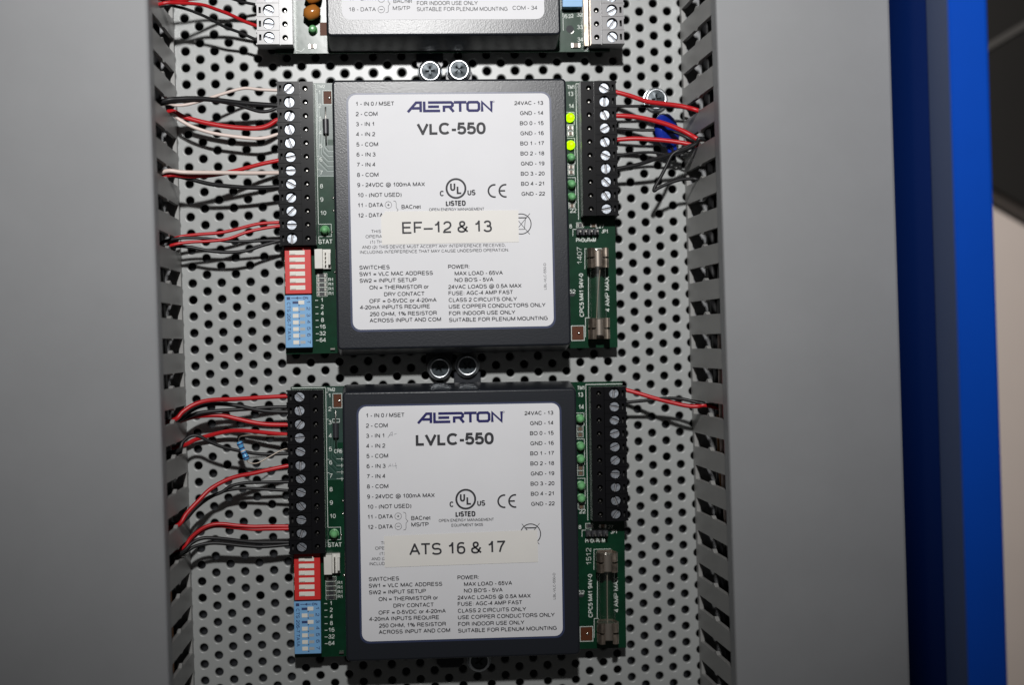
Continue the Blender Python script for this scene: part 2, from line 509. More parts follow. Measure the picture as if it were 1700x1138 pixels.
def pieces(q, w):
    """cut a stroke at its sharp corners so every piece keeps its full width"""
    if len(q) > 10 and (Vector(q[0]) - Vector(q[-1])).length < 1e-6:
        P = [Vector(p) for p in q]
        ok = all((P[i + 1] - P[i]).normalized().dot((P[i] - P[i - 1]).normalized()) > 0.3 for i in range(1, len(P) - 1))
        if ok and (P[1] - P[0]).normalized().dot((P[-1] - P[-2]).normalized()) > 0.3:
            return [(q[:-1], True)]
    out, cur = [], [q[0]]
    for i in range(1, len(q)):
        if (Vector(q[i]) - Vector(cur[-1])).length < 1e-7:
            continue
        if len(cur) > 1:
            e1 = (Vector(cur[-1]) - Vector(cur[-2])).normalized()
            e2 = (Vector(q[i]) - Vector(cur[-1])).normalized()
            if e1.dot(e2) < 0.45:
                out.append((cur, True))
                cur = [cur[-1]]
        cur.append(q[i])
    out.append((cur, False))
    res = []
    for k, (s_, joint) in enumerate(out):
        s_ = [Vector(p) for p in s_]
        if k > 0:
            s_[0] = s_[0] - (s_[1] - s_[0]).normalized() * w * 0.45
        if joint:
            s_[-1] = s_[-1] + (s_[-1] - s_[-2]).normalized() * w * 0.45
        res.append(([(p.x, p.y) for p in s_], False))
    return res

def text(mb, s, x, y, cap, w=0.12, width=None, align='l', rot=0.0, z=0.0, shear=0.0):
    """letters of cap height cap (mm); baseline start (x, y); fitted to width"""
    nat = sum(G[c][0] for c in s) - 0.1
    sx = (width / nat) if width else cap
    if align == 'r':
        x0 = -nat * sx
    elif align == 'c':
        x0 = -nat * sx / 2
    else:
        x0 = 0.0
    cr, sr = cos(radians(rot)), sin(radians(rot))
    pen = x0 - 0.06 * sx
    ht = cap - w
    for c in s:
        adv, st = G[c]
        k = 0
        for pts in st:
            q = []
            for px_, py_ in pts:
                lx = pen + adv * sx / 2 + (px_ - adv / 2) * sx * (1.0 if c in '-=.,:\u2013' else max(0.8, 1 - 0.5 * w / (adv * sx)))
                ly = w / 2 + py_ * ht
                q.append((x + lx * cr - ly * sr, y + lx * sr + ly * cr))
            for seg, close in pieces(q, w):
                mb.ribbon(seg, w, z + 0.004 * k, close)
                k += 1
        pen += adv * sx

# ================================================================== the setting
# ---- perforated mounting plate: staggered 3.1 mm holes on a 6.35 mm pitch
PITCH, CPITCH = 6.35, 5.489
def make_plate():
    mb = MB().use('plate')
    x1, x2, ph = CPITCH / 3, 2 * CPITCH / 3, PITCH / 2
    hexv = [(x2, 0), (x1, ph), (-x1, ph), (-x2, 0), (-x1, -ph), (x1, -ph)]
    outer = []
    for i in range(6):
        a, b = hexv[i], hexv[(i + 1) % 6]
        for j in range(4):
            outer.append((a[0] + (b[0] - a[0]) * j / 4, a[1] + (b[1] - a[1]) * j / 4))
    ang = [math.atan2(p[1], p[0]) for p in outer]
    prof = [(2.12, 0.0), (1.98, -0.03), (1.83, -0.09), (1.69, -0.19), (1.585, -0.36), (1.55, -0.62), (1.55, -1.6)]
    tmpl = [(p[0], p[1], 0.0) for p in outer]
    for r, z in prof:
        tmpl += [(r * cos(a), r * sin(a), z) for a in ang]
    n = 24
    fs = []
    for k in range(len(prof)):
        for i in range(n):
            fs.append((k * n + i, k * n + (i + 1) % n, (k + 1) * n + (i + 1) % n, (k + 1) * n + i))
    for c in range(-3, 38):
        for r in range(-27, 24):
            u0 = (c - 15) * CPITCH
            v0 = -(r + (0.5 if c % 2 else 0.0)) * PITCH
            mb.add([(u0 + x, v0 + y, z) for x, y, z in tmpl], fs)
    o = mb.build('mounting_plate', smooth_angle=30)
    stand(o, 0, 0, 0)
    return tag(o, 'grey perforated metal mounting plate with staggered round holes behind the boards', 'mounting plate')
make_plate()

# ---- blue enclosure: back, side wall, front rim with a return lip
V0, V1 = -190.0, 215.0
def vprofile(mb, prof, v0=V0, v1=V1):
    """closed (u, h) outline extruded along v"""
    n = len(prof)
    mb.add([(u, v0, h) for u, h in prof] + [(u, v1, h) for u, h in prof],
           [(i, (i + 1) % n, n + (i + 1) % n, n + i) for i in range(n)] + [tuple(range(n - 1, -1, -1)), tuple(range(n, 2 * n))])
enc = root('electrical_enclosure', 0, 0, -40, 0, 'blue steel electrical enclosure with a raised front rim around the plate', 'enclosure')
def ebuild(mb, name, material):
    o = mb.build(name, material, enc)
    o.location = (0, 0, 40 * S)
    return o
m = MB(); m.box(-215, 190.2, V0, V1, -40, -38.5)
ebuild(m, 'back_panel', 'liner')
m = MB(); m.box(190.3, 191.9, V0, V1, -40, 98.4)
ebuild(m, 'side_wall', 'bluepaint')
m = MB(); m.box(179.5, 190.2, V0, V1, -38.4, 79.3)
ebuild(m, 'shaded_wall_inside', 'blueshade')  # stands for the inside of the side wall, with its shade painted in
m = MB()
vprofile(m, [(178.9, 99.4), (179.6, 100.0), (190.9, 100.0), (191.9, 99.4), (191.9, 98.5), (178.9, 98.5)][::-1])
ebuild(m, 'front_rim', 'bluepaint')
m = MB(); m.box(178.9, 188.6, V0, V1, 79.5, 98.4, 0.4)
ebuild(m, 'return_lip', 'lipglare')

# ---- room behind the enclosure
m = MB(); m.box(-60, 760, -330, 420, -185, -176)
w = stand(m.build('wall', 'wall'), 0, 0, 0)
tag(w, 'plain beige painted room wall seen past the right edge of the blue enclosure', 'wall')
bx = root('wall_cabinet', 330, 60, -175, 0, 'dark blurred box with a pale slanted strip on the beige wall', 'box')
def rel(o, u, v, h):
    o.location = (-u * S, -v * S, -h * S)
    return o
m = MB()
p0, p1 = at(1600, 285, -150), at(1760, 378, -150)
m.prism([p0, p1, (p1[0], 330), (p0[0], 330)], -175.5, -150, 1.5)
rel(m.build('body', 'bronze', bx), 330, 60, -175)
m = MB()
q0, q1 = at(1600, 101, -148), at(1760, 6, -148)
d = Vector((q1[0] - q0[0], q1[1] - q0[1])).normalized()
nrm = Vector((-d.y, d.x)) * 1.6
m.prism([(q0[0] - nrm.x, q0[1] - nrm.y), (q1[0] - nrm.x, q1[1] - nrm.y), (q1[0] + nrm.x, q1[1] + nrm.y), (q0[0] + nrm.x, q0[1] + nrm.y)], -149.9, -147)
rel(m.build('edge_strip', 'bronzeedge', bx), 330, 60, -175)

# ================================================================== cable ducts
def make_duct(side, label):
    """side -1: left duct, its slotted wall faces right; +1: right duct"""
    uw = -86.7 if side < 0 else 111.2               # face of the slotted wall at the top
    base = -86.2 if side < 0 else 109.2             # and at the plate
    W = 61.0
    far = uw + side * W
    dk = root('cable_duct', uw + side * W / 2, 0, 0, 0, label, 'cable duct', 'slotted grey cable ducts')
    ox = uw + side * W / 2
    def fin(mb, name, material):
        o = mb.build(name, material, dk, flat=True)
        o.location = (-ox * S, 0, 0)
        return o
    def up(h):                                       # wall face u at height h (slight draft)
        return base + (uw - base) * h / 60.0
    T = 1.5
    phase = DUCT_PHASE[side]
    wall = MB()
    def plate_poly(poly):                            # polygon in (v, h) -> slab of the wall
        n = len(poly)
        vs = [(up(h), v, h) for v, h in poly] + [(up(h) + side * T, v, h) for v, h in poly]
        wall.add(vs, [tuple(range(n)), tuple(range(2 * n - 1, n - 1, -1))] +
                 [(i, n + i, n + (i + 1) % n, (i + 1) % n) for i in range(n)])
    plate_poly([(V0, 0.05), (V1, 0.05), (V1, 3.2), (V0, 3.2)])
    pitch, gap = 12.7, 5.5
    k0 = int((V0 + 30 - phase) / pitch)
    H = 52.5
    for k in range(k0, k0 + 29):
        a = phase + k * pitch + gap / 2              # finger from a to b
        b = phase + (k + 1) * pitch - gap / 2
        e = random.uniform(-0.25, 0.25)
        nb = [(b, 3.2), (b, 24.0), (b + 1.1 + e, 26.2), (b + 1.2 + e, 27.4), (b + 0.1, 29.2), (b, H - 1.6), (b + 0.5, H - 0.5), (b + 1.6, H)]
        na = [(a - 1.6, H), (a - 0.5, H - 0.5), (a, H - 1.6), (a, 29.2), (a - 0.7 + e, 27.4), (a - 0.6 + e, 26.2), (a, 24.0), (a, 3.2)]
        plate_poly(nb + na)
        plate_poly([(b + 1.6, H), (b + gap - 1.6, H), (b + gap - 1.6, H + 0.01), (b + 1.6, H + 0.01)])
    plate_poly([(V0, H + 0.02), (V1, H + 0.02), (V1, 57.8), (V0, 57.8)])
    fin(wall, 'slotted_wall', 'ductwall')
    m = MB(); m.box(min(far, far - side * T), max(far, far - side * T), V0, V1, 0.05, 57.8)
    fin(m, 'outer_wall', 'ductwall')
    m = MB(); m.box(min(base + side * T * 1.02, far - side * T * 1.02), max(base + side * T * 1.02, far - side * T * 1.02), V0, V1, 0.05, 1.9)
    fin(m, 'base', 'duct')
    # snap-on cover: one profile with two short lips
    i0, o0 = uw - side * 0.75, far + side * 0.75
    prof = [(i0, 51.9), (i0, 59.0), (i0 + side * 0.35, 59.7), (i0 + side * 1.1, 60.0), (o0 - side * 1.1, 60.0), (o0 - side * 0.35, 59.7), (o0, 59.0), (o0, 51.9),
            (o0 - side * 0.6, 51.9), (o0 - side * 0.6, 58.3), (i0 + side * 0.6, 58.3), (i0 + side * 0.6, 51.9)]
    m = MB()
    vprofile(m, prof)
    fin(m, 'cover', 'duct')
    return dk
DUCT_PHASE = {-1: at_u(282, 517, -86.7)[1], 1: at_u(1178, 624, 110.3)[1]}
make_duct(-1, 'left grey slotted cable duct that most of the wires enter from the boards')
make_duct(1, 'right grey slotted cable duct standing against the blue enclosure side')

# ================================================================== controllers
C1 = (16.9, 60.2, -0.6)
C2 = (16.9, -55.1, -0.9)
C0 = (16.6, 176.0, -0.6)
def to_local(px_, py_, h, C):
    u, v = at(px_, py_, h)
    a = radians(-C[2])
    x, y = u - C[0], v - C[1]
    return x * cos(a) - y * sin(a), x * sin(a) + y * cos(a)
def L1(px_, py_, h=25.1): return to_local(px_, py_, h, C1)
def L2(px_, py_, h=25.1): return to_local(px_, py_, h, C2)

HB, HT, HC = 9.2, 19.0, 25.0

def screw_mesh(i, slot_rng=random.Random(3)):
    """slotted terminal screw head at a random angle"""
    a = slot_rng.uniform(0, pi)
    mb = MB().use('slotfloor')
    mb.lathe(0, 0, [(1.85, -1.4), (1.85, -0.55)], 20)
    mb.use('zinc')
    for s in (0, pi):
        pts = []
        R, hw = 1.92, 0.30
        b0 = math.asin(hw / R)
        for k in range(13):
            t = b0 + (pi - 2 * b0) * k / 12
            pts.append((R * cos(t), R * sin(t)))
        pts = [(x * cos(a + s) - y * sin(a + s), x * sin(a + s) + y * cos(a + s)) for x, y in pts]
        mb.prism(pts, -0.5, 0.15, 0.16)
    return mb

def terminal_block(parent, x0, x1, ytop, n, outer, body='term'):
    """n poles downwards from ytop; outer = -1 when the wire side is the left"""
    p = 5.08
    mb = MB().use(body)
    yb = ytop - n * p
    # screw section on the wire side, pin section towards the middle of the board
    if outer < 0:
        sx0, sx1, px0, px1 = x0, x0 + 8.2, x0 + 8.5, x1
    else:
        sx0, sx1, px0, px1 = x1 - 8.2, x1, x0, x1 - 8.5
    xs = sx0 + 4.35 if outer < 0 else sx1 - 4.35
    xm = sx0 + 1.15 if outer < 0 else sx1 - 1.15
    xp = px0 + 1.75 if outer < 0 else px1 - 1.75
    hs, hp = HT, HT - 0.6
    screws = []
    for i in range(n):
        y1 = ytop - i * p
        y0 = y1 - p
        yc = (y0 + y1) / 2
        g0 = 0.12 if i < n - 1 else 0.0
        xa, xb = (sx0 + 2.0, sx1) if outer < 0 else (sx0, sx1 - 2.0)
        mb.cell(xa, xb, y0 + g0, y1, hs, circ(xs, yc, 2.12, 24, pi / 24), 3.4, True, body)
        ma, mc = (sx0, sx0 + 2.0) if outer < 0 else (sx1 - 2.0, sx1)
        mb.cell(ma, mc, y0 + g0, y1, hs, rectpts(xm - 0.42, xm + 0.42, yc - 1.15, yc + 1.15), 2.5, True, 'termin')
        if g0:
            mb.add([(sx0, y0, hs - 0.25), (sx1, y0, hs - 0.25), (sx1, y0 + g0, hs), (sx0, y0 + g0, hs)], [(0, 1, 2, 3)])
            mb.add([(sx0, y0, hs - 0.25), (sx1, y0, hs - 0.25), (sx1, y0, hs), (sx0, y0, hs)], [(0, 1, 2, 3)])
        mb.cell(px0, px1, y0, y1, hp, circ(xp, yc, 1.05, 16, pi / 16), 3.0, True, 'termin')
        screws.append((xs, yc))
        mb.use('tin')
        mb.lathe(xp + 0.1, yc - 0.1, [(0.42, hp - 3.0), (0.42, hp - 1.6), (0.28, hp - 1.35)], 10)
        mb.use(body)
    # outer skins (open-topped bodies under the face cells)
    def skin(a, b, top):
        vs = [(a, yb, HB), (b, yb, HB), (b, ytop, HB), (a, ytop, HB), (a, yb, top), (b, yb, top), (b, ytop, top), (a, ytop, top)]
        mb.add(vs, [(0, 1, 5, 4), (1, 2, 6, 5), (2, 3, 7, 6), (3, 0, 4, 7)])
    skin(sx0, sx1, hs)
    skin(px0, px1, hp)
    mb.box(min(sx1, px1), max(sx0, px0), yb, ytop, HB, hp - 1.2)
    # wire entry mouths on the outer side
    xo = sx0 if outer < 0 else sx1
    for (x_, y_) in screws:
        mb.use('termin').box(xo - 0.03, xo + 0.03, y_ - 1.75, y_ + 1.75, HB + 1.2, HB + 6.2)
    # narrow ribs between the wire mouths
    mb.use(body)
    for i in range(n + 1):
        y = ytop - i * p
        mb.box(xo - 0.45 if outer < 0 else xo + 0.01, xo - 0.01 if outer < 0 else xo + 0.45, max(yb, y - 0.55), min(ytop, y + 0.55), HB + 0.6, hs - 0.9)
    tb = mb.build('terminal_block', None, parent)
    for k, (x_, y_) in enumerate(screws):
        screw_mesh(k).build('screw', None, tb, (x_ + random.uniform(-.08, .08), y_ + random.uniform(-.08, .08), hs - 1.55 + random.uniform(-.35, .45)))
    return tb

def led(parent, x, y, lit=False, round_=True):
    mb = MB()
    k = 'ledon' if lit else 'led'
    mb.use(k)
    if round_:
        mb.lathe(x, y, [(1.75, HB), (1.75, HB + 0.9), (1.5, HB + 1.0), (1.5, HB + 2.8), (1.36, HB + 3.5), (0.98, HB + 4.05), (0.45, HB + 4.35)], 20)
    return mb.build('led', None, parent)

def chip(par, x, y, w, h, body='smdk', hz=0.55):
    mb = MB()
    mb.use('tin').box(x - w / 2, x - w / 2 + w * .22, y - h / 2, y + h / 2, HB, HB + hz)
    mb.box(x + w / 2 - w * .22, x + w / 2, y - h / 2, y + h / 2, HB, HB + hz)
    mb.use(body).box(x - w / 2 + w * .22, x + w / 2 - w * .22, y - h / 2 + .02, y + h / 2 - .02, HB, HB + hz + .03)
    return mb.build('chip_resistor', None, par)

def outline(mb, x0, x1, y0, y1, w=0.16, z=HB + 0.03):
    mb.ribbon([(x0, y0), (x1, y0), (x1, y1), (x0, y1)], w, z, True)

def dip_switch(parent, x0, x1, y0, y1, n, colour, on, kind):
    top = HB + 5.2
    mb = MB().use(colour)
    mb.box(x0, x1, y0, y1, HB + 0.2, top, 0.12)
    d = mb.build('dip_switch', None, parent)
    if kind == 'red':
        p = 2.54 * 17.6 / 17.6
        for i in range(n):
            yc = y1 - 2.2 - i * 2.62
            s = MB().use('dipwhite')
            xa, xb = x0 + 1.75, x1 - 2.25
            s.box(xa, xb, yc - 0.85, yc + 0.85, top - 0.4, top + 0.16, 0.06)
            s.box(xa + 0.3, xa + 2.2, yc - 0.6, yc + 0.6, top + 0.16, top + 0.5, 0.05)
            s.build('slider', None, d)
    else:
        pr = MB().use('dipink')
        for i in range(n):
            yc = y1 - 2.75 - i * 2.49
            s = MB()
            xa, xb = x0 + 2.85, x1 - 2.5
            s.use('dipwhite')
            mid = (xa + xb) / 2
            if on[i]:
                s.box(mid - 0.1, xb - 0.15, yc - 0.75, yc + 0.75, top - 0.5, top + 0.14, 0.08)
                pr.poly([(xa, yc - 0.45), (mid - 0.15, yc - 0.45), (mid - 0.15, yc + 0.45), (xa, yc + 0.45)], top + 0.02)
            else:
                s.box(xa, mid - 0.1, yc - 0.75, yc + 0.75, top - 0.5, top + 0.14, 0.08)
                s.use('dipgrey')
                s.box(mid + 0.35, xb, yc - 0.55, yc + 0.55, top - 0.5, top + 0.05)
            s.build('slider', None, d)
            pr.ribbon([(mid + 0.12, yc - 1.25), (mid + 0.12, yc - 0.78)], 0.4, top + 0.024)
            text(pr, str(i + 1), x1 - 1.85, yc + 0.75, 1.35, 0.2, 1.2, rot=-90, z=top + 0.03)
        text(pr, 'CTS 206-7 TA1A', x0 + 0.75, y1 - 2.6, 1.3, 0.2, 14.2, rot=-90, z=top + 0.03)
        text(pr, 'ON', x1 - 3.2, y1 - 1.55, 1.0, 0.22, 2.0, z=top + 0.03)
        pr.ribbon([(x0 + 2.4, y1 - 1.05), (x1 - 3.6, y1 - 1.05)], 0.25, top + 0.03)
        pr.poly([(x0 + 4.0, y1 - 1.05), (x0 + 4.9, y1 - 1.6), (x0 + 4.9, y1 - 0.5)], top + 0.035)
        pr.poly([(x0 + 0.7, y1 - 1.7), (x0 + 2.0, y1 - 1.7), (x0 + 2.0, y1 - 0.6), (x0 + 0.7, y1 - 0.6)], top + 0.03)
        pr.build('printing', None, d)
    return d

LOGO = [  # wide italic-edged logotype drawn with bars; unit cap height
    ([(0.06, 0.0), (0.86, 0.90), (1.28, 0.90), (1.28, 0.0)], 0),
    ([(0.48, 0.36), (1.2, 0.36)], 0),
    ([(1.62, 1.0), (1.62, 0.10), (2.30, 0.10)], 0),
    ([(1.98, 0.90), (3.30, 0.90)], 0), ([(1.98, 0.50), (3.02, 0.50)], 0), ([(2.24, 0.10), (3.12, 0.10)], 0),
    ([(3.30, 0.90), (4.16, 0.90), (4.30, 0.78), (4.30, 0.60), (4.16, 0.48), (3.48, 0.48), (3.48, 0.0)], 0),
    ([(4.02, 0.46), (4.40, 0.0)], 0),
    ([(4.42, 0.90), (5.62, 0.90)], 0), ([(5.02, 0.90), (5.02, 0.0)], 0),
    ([(5.86, 0.90), (6.66, 0.90), (6.80, 0.76), (6.80, 0.24), (6.66, 0.10), (5.86, 0.10), (5.72, 0.24), (5.72, 0.76)], 1),
    ([(7.10, 0.0), (7.10, 0.90), (7.98, 0.06), (7.98, 1.0)], 0),
]
def logo(mb, x, y, width, cap, z):
    sx = width / 8.1
    for k, (pts, cl) in enumerate(LOGO):
        mb.ribbon([(x + px_ * sx, y + py_ * cap) for px_, py_ in pts], cap * 0.25, z + 0.004 * k, bool(cl))
    mb.ribbon(circ(x + width + 0.35, y + cap * 0.93, 0.3, 12), 0.13, z, True)

ZL = HC + 0.16
def label_part(parent, title):
    """white rating label with a navy border; title = model line"""
    bd = MB().use('navy')
    bd.prism(rrect(-38.2, 37.7, -43.2, 45.0, 3.4), HC + 0.005, HC + 0.05)
    bd.use('paper')
    bd.prism(rrect(-37.45, 36.95, -42.4, 44.35, 2.9), HC + 0.051, HC + 0.11)
    lb = bd.build('label', None, parent)
    tx = MB().use('ink')
    z = ZL
    W = 0.27
    def row(s, xa, xb, yb, cap=1.58, w=W, src=L1):
        a, b = src(xa, yb), src(xb, yb)
        text(tx, s, a[0], a[1], cap, w, abs(b[0] - a[0]), z=z)
    K = 1 / 4.55
    left = ['1 - IN 0 / MSET', '2 - COM', '3 - IN 1', '4 - IN 2', '5 - COM', '6 - IN 3', '7 - IN 4', '8 - COM',
            '9 - 24VDC @ 100mA MAX', '10 - (NOT USED)', '11 - DATA', '12 - DATA']
    ends = [437, 305, 285, 288, 312, 290, 290, 315, 665, 495, 352, 352]
    sts = [145, 140, 143, 145, 147, 147, 150, 152, 152, 160, 160, 162]
    x_l = L1(560 + 143 * K, 220)[0]
    y_t, y_b = L1(592, 175.8)[1], L1(595, 361.3)[1]
    for i, s in enumerate(left):
        wd = (ends[i] - sts[i]) * K / 4.54
        text(tx, s, x_l, y_t + (y_b - y_t) * i / 11, 1.56, W, wd, z=z)
    dy = (y_b - y_t) / 11
    for i in (10, 11):
        cx_, cy_ = L1(560 + 386 * K, 341.5)[0], y_t + dy * i + 0.78
        tx.ribbon(circ(cx_, cy_, 1.22, 18), 0.14, z, True)
        if i == 10:
            tx.ribbon([(cx_, cy_ - .38), (cx_, cy_ + .38)], 0.3, z)
        tx.ribbon([(cx_ - .45 if i == 10 else cx_ - .65, cy_), (cx_ + .45 if i == 10 else cx_ + .65, cy_)], 0.2, z + .004)
    bx_ = L1(560 + 443 * K, 345)[0]
    ym = y_t + dy * 10.5 + 0.8
    tx.ribbon([(bx_ - .9, ym + 3.3), (bx_ - .1, ym + 3.1), (bx_ + .1, ym + 2.6), (bx_ + .1, ym + .8), (bx_ + .8, ym), (bx_ + .1, ym - .8),
               (bx_ + .1, ym - 2.6), (bx_ - .1, ym - 3.1), (bx_ - .9, ym - 3.3)], 0.15, z)
    xb_ = L1(560 + 485 * K, 345)[0]
    text(tx, 'BACnet', xb_, ym + 0.25, 1.56, W, 7.1, z=z)
    text(tx, 'MS/TP', xb_, ym - 2.15, 1.56, W, 6.4, z=z)
    right = [('24VAC - 13', 48.3), ('GND - 14', 39.3), ('BO 0 - 15', 40), ('GND - 16', 39.3), ('BO 1 - 17', 40), ('BO 2 - 18', 40),
             ('GND - 19', 39.5), ('BO 3 - 20', 40.2), ('BO 4 - 21', 40), ('GND - 22', 39.5)]
    xr = L1(903.3, 250)[0]
    y_t2, y_b2 = L1(902, 174.0)[1], L1(905, 324.8)[1]
    for i, (s, wpx) in enumerate(right):
        text(tx, s, xr, y_t2 + (y_b2 - y_t2) * i / 9, 1.5, W, wpx / 4.52, 'r', z=z)
    # approval marks
    cx_, cy_ = L1(757, 313)
    tx.ribbon(circ(cx_, cy_, 3.5, 36), 0.72, z, True)
    text(tx, 'U', cx_ - 2.1, cy_ - 0.9, 3.1, 0.66, 1.85, z=z)
    text(tx, 'L', cx_ + 0.3, cy_ - 2.1, 3.1, 0.66, 1.75, z=z)
    a = L1(730.5, 326); text(tx, 'C', a[0], a[1], 2.1, 0.46, 1.5, z=z)
    a = L1(776.3, 324.5); text(tx, 'US', a[0], a[1], 2.1, 0.46, 2.9, z=z)
    a = L1(740.5, 342.4); text(tx, 'LISTED', a[0], a[1], 2.05, 0.5, 7.3, z=z)
    a = L1(712.5, 350.6); text(tx, 'OPEN ENERGY MANAGEMENT', a[0], a[1], 1.08, 0.16, 20.4, z=z)
    a = L1(733.5, 358.6); text(tx, 'EQUIPMENT 5K05', a[0], a[1], 1.08, 0.16, 11.7, z=z)
    a = L1(821, 317)
    for k, dx in enumerate((0, 4.05)):
        tx.ribbon([(a[0] + dx + 2.28 * cos(radians(t)), a[1] + 2.28 * sin(radians(t))) for t in range(80, 281, 10)], 0.62, z)
    tx.ribbon([(a[0] + 4.05 - 2.0, a[1]), (a[0] + 4.05 - 0.1, a[1])], 0.6, z + 0.004)
    a = L1(865, 372)                                   # ring with a crossed-out bin
    tx.ribbon(circ(a[0], a[1], 3.75, 32), 0.34, z, True)
    tx.ribbon([(a[0] - 3.2, a[1] + 3.9), (a[0] + 3.2, a[1] - 3.9)], 0.2, z + .004)
    tx.ribbon([(a[0] + 3.4, a[1] + 3.9), (a[0] - 3.2, a[1] - 3.9)], 0.2, z + .008)
    tx.ribbon([(a[0] - 2.2, a[1] + 2.3), (a[0] + 2.2, a[1] + 2.3)], 0.42, z + .012)
    tx.ribbon([(a[0] - 1.7, a[1] + 2.2), (a[0] - 1.2, a[1] - 2.0), (a[0] + 1.2, a[1] - 2.0), (a[0] + 1.7, a[1] + 2.2)], 0.2, z + .016)
    # notice in small print
    K7 = 1 / 4.595
    for s, xa, xb, yb in (('THIS DEVICE COMPLIES WITH PART 15 OF THE FCC RULES.', 616.6, 826, 387.0), ('OPERATION IS SUBJECT TO THE FOLLOWING CONDITIONS:', 607, 836, 395.7),
                          ('(1) THIS DEVICE MAY NOT CAUSE HARMFUL INTERFERENCE', 614.5, 828, 404.4),
                          ('AND (2) THIS DEVICE MUST ACCEPT ANY INTERFERENCE RECEIVED,', 601.3, 839.7, 413.3),
                          ('INCLUDING INTERFERENCE THAT MAY CAUSE UNDESIRED OPERATION.', 597.3, 845.5, 421.6)):
        row(s, xa, xb, yb, 1.16, 0.16)
    lt = [('SWITCHES', 168, 400, 312), ('SW1 = VLC MAC ADDRESS', 168, 730, 362), ('SW2 = INPUT SETUP', 170, 605, 413), ('ON = THERMISTOR or', 245, 697, 465),
          ('DRY CONTACT', 357, 665, 516), ('OFF = 0-5VDC or 4-20mA', 245, 757, 568), ('4-20mA INPUTS REQUIRE', 175, 708, 617),
          ('250 OHM, 1% RESISTOR', 250, 760, 668), ('ACROSS INPUT AND COM', 248, 793, 717),
          ('POWER:', 845, 1010, 306), ('MAX LOAD - 65VA', 895, 1262, 357), ("NO BO'S - 5VA", 895, 1190, 407), ('24VAC LOADS @ 0.5A MAX', 848, 1405, 460),
          ('FUSE: AGC-4 AMP FAST', 848, 1340, 508), ('CLASS 2 CIRCUITS ONLY', 850, 1370, 560), ('USE COPPER CONDUCTORS ONLY', 850, 1588, 610),
          ('FOR INDOOR USE ONLY', 852, 1357, 662), ('SUITABLE FOR PLENUM MOUNTING', 852, 1607, 712)]
    for s, xa, xb, yb in lt:
        row(s, 560 + xa * K7, 560 + xb * K7, 380 + yb * K7, 1.52, W)
    a = L1(907.3, 481); text(tx, 'LBL-VLC-550-D', a[0], a[1], 0.95, 0.12, 9.9, rot=90, z=z)
    # model line
    if title == 'VLC-550':
        a, b = L1(693.5, 224.0), L1(806, 224)
        text(tx, title, a[0], a[1], 4.5, 0.95, b[0] - a[0], z=z)
    else:
        a, b = L2(690.5, 741.0), L2(819.3, 739)
        text(tx, title, a[0], a[1], 4.5, 1.0, b[0] - a[0], z=z)
    tx.use('inkblue')
    a, b = L1(676, 186.2), L1(818, 186)
    logo(tx, a[0], a[1], b[0] - a[0], 3.9, z)
    if title != 'VLC-550':                               # faint pencil notes and scuffs on the lower label
        tx.use('pencil')
        K2 = 1 / 4.595
        def pen(pts, w):
            tx.ribbon([L2(580 + x * K2, 660 + y * K2) for x, y in pts], w, z)
        pen([(294, 310), (318, 270), (328, 266), (326, 298)], 0.2); pen([(302, 294), (328, 286)], 0.18); pen([(340, 284), (360, 278)], 0.18)
        pen([(296, 536), (312, 508), (318, 532)], 0.14); pen([(300, 526), (320, 522)], 0.14); pen([(330, 508), (332, 528), (362, 522)], 0.14); pen([(352, 500), (358, 546)], 0.16)
    tx.build('lettering', None, lb, smooth_angle=None)
    return lb

def tape(parent, corners, s, p0, p1, cap, z0, src, wgt):
    mb = MB().use('tape')
    P = [src(x, y, 25.3) for x, y in corners]
    mb.prism(P, HC + 0.19, HC + 0.27)
    o = mb.build('adhesive_label', None, parent)
    a, b = src(*p0), src(*p1)
    rot = math.degrees(math.atan2(b[1] - a[1], b[0] - a[0]))
    tx = MB().use('ink')
    text(tx, s, a[0], a[1], cap, wgt, math.hypot(b[0] - a[0], b[1] - a[1]), rot=rot, z=HC + 0.31)
    tx.build('lettering', None, o, smooth_angle=None)
    return o

def fuse_clip(parent, x, y, hgt):
    mb = MB().use('clip')
    # two springy cheeks with a ribbed outline seen from the front, plus a floor
    for s in (-1, 1):
        prof = [(3.0, HB), (3.2, HB + 2.0), (4.05, HB + 4.4), (4.1, HB + 6.6), (3.7, HB + 8.6), (2.9, HB + 9.5), (2.0, HB + 9.4), (1.45, HB + 8.9),
                (1.6, HB + 8.75), (2.1, HB + 8.95), (2.7, HB + 8.7), (3.3, HB + 7.6), (3.6, HB + 5.0), (2.9, HB + 2.1), (2.7, HB)]
        n = len(prof)
        for (ya, yb_) in ((y - hgt / 2, y - 0.35), (y + 0.35, y + hgt / 2)):
            q = [(x + s * a, ya, b) for a, b in prof] + [(x + s * a, yb_, b) for a, b in prof]
            fs = [(i, (i + 1) % n, n + (i + 1) % n, n + i) for i in range(n)] + [tuple(range(n)), tuple(range(2 * n - 1, n - 1, -1))]
            mb.add(q, fs)
    mb.box(x - 2.9, x + 2.9, y - hgt / 2, y + hgt / 2, HB, HB + 0.5)
    return mb.build('fuse_clip', None, parent)

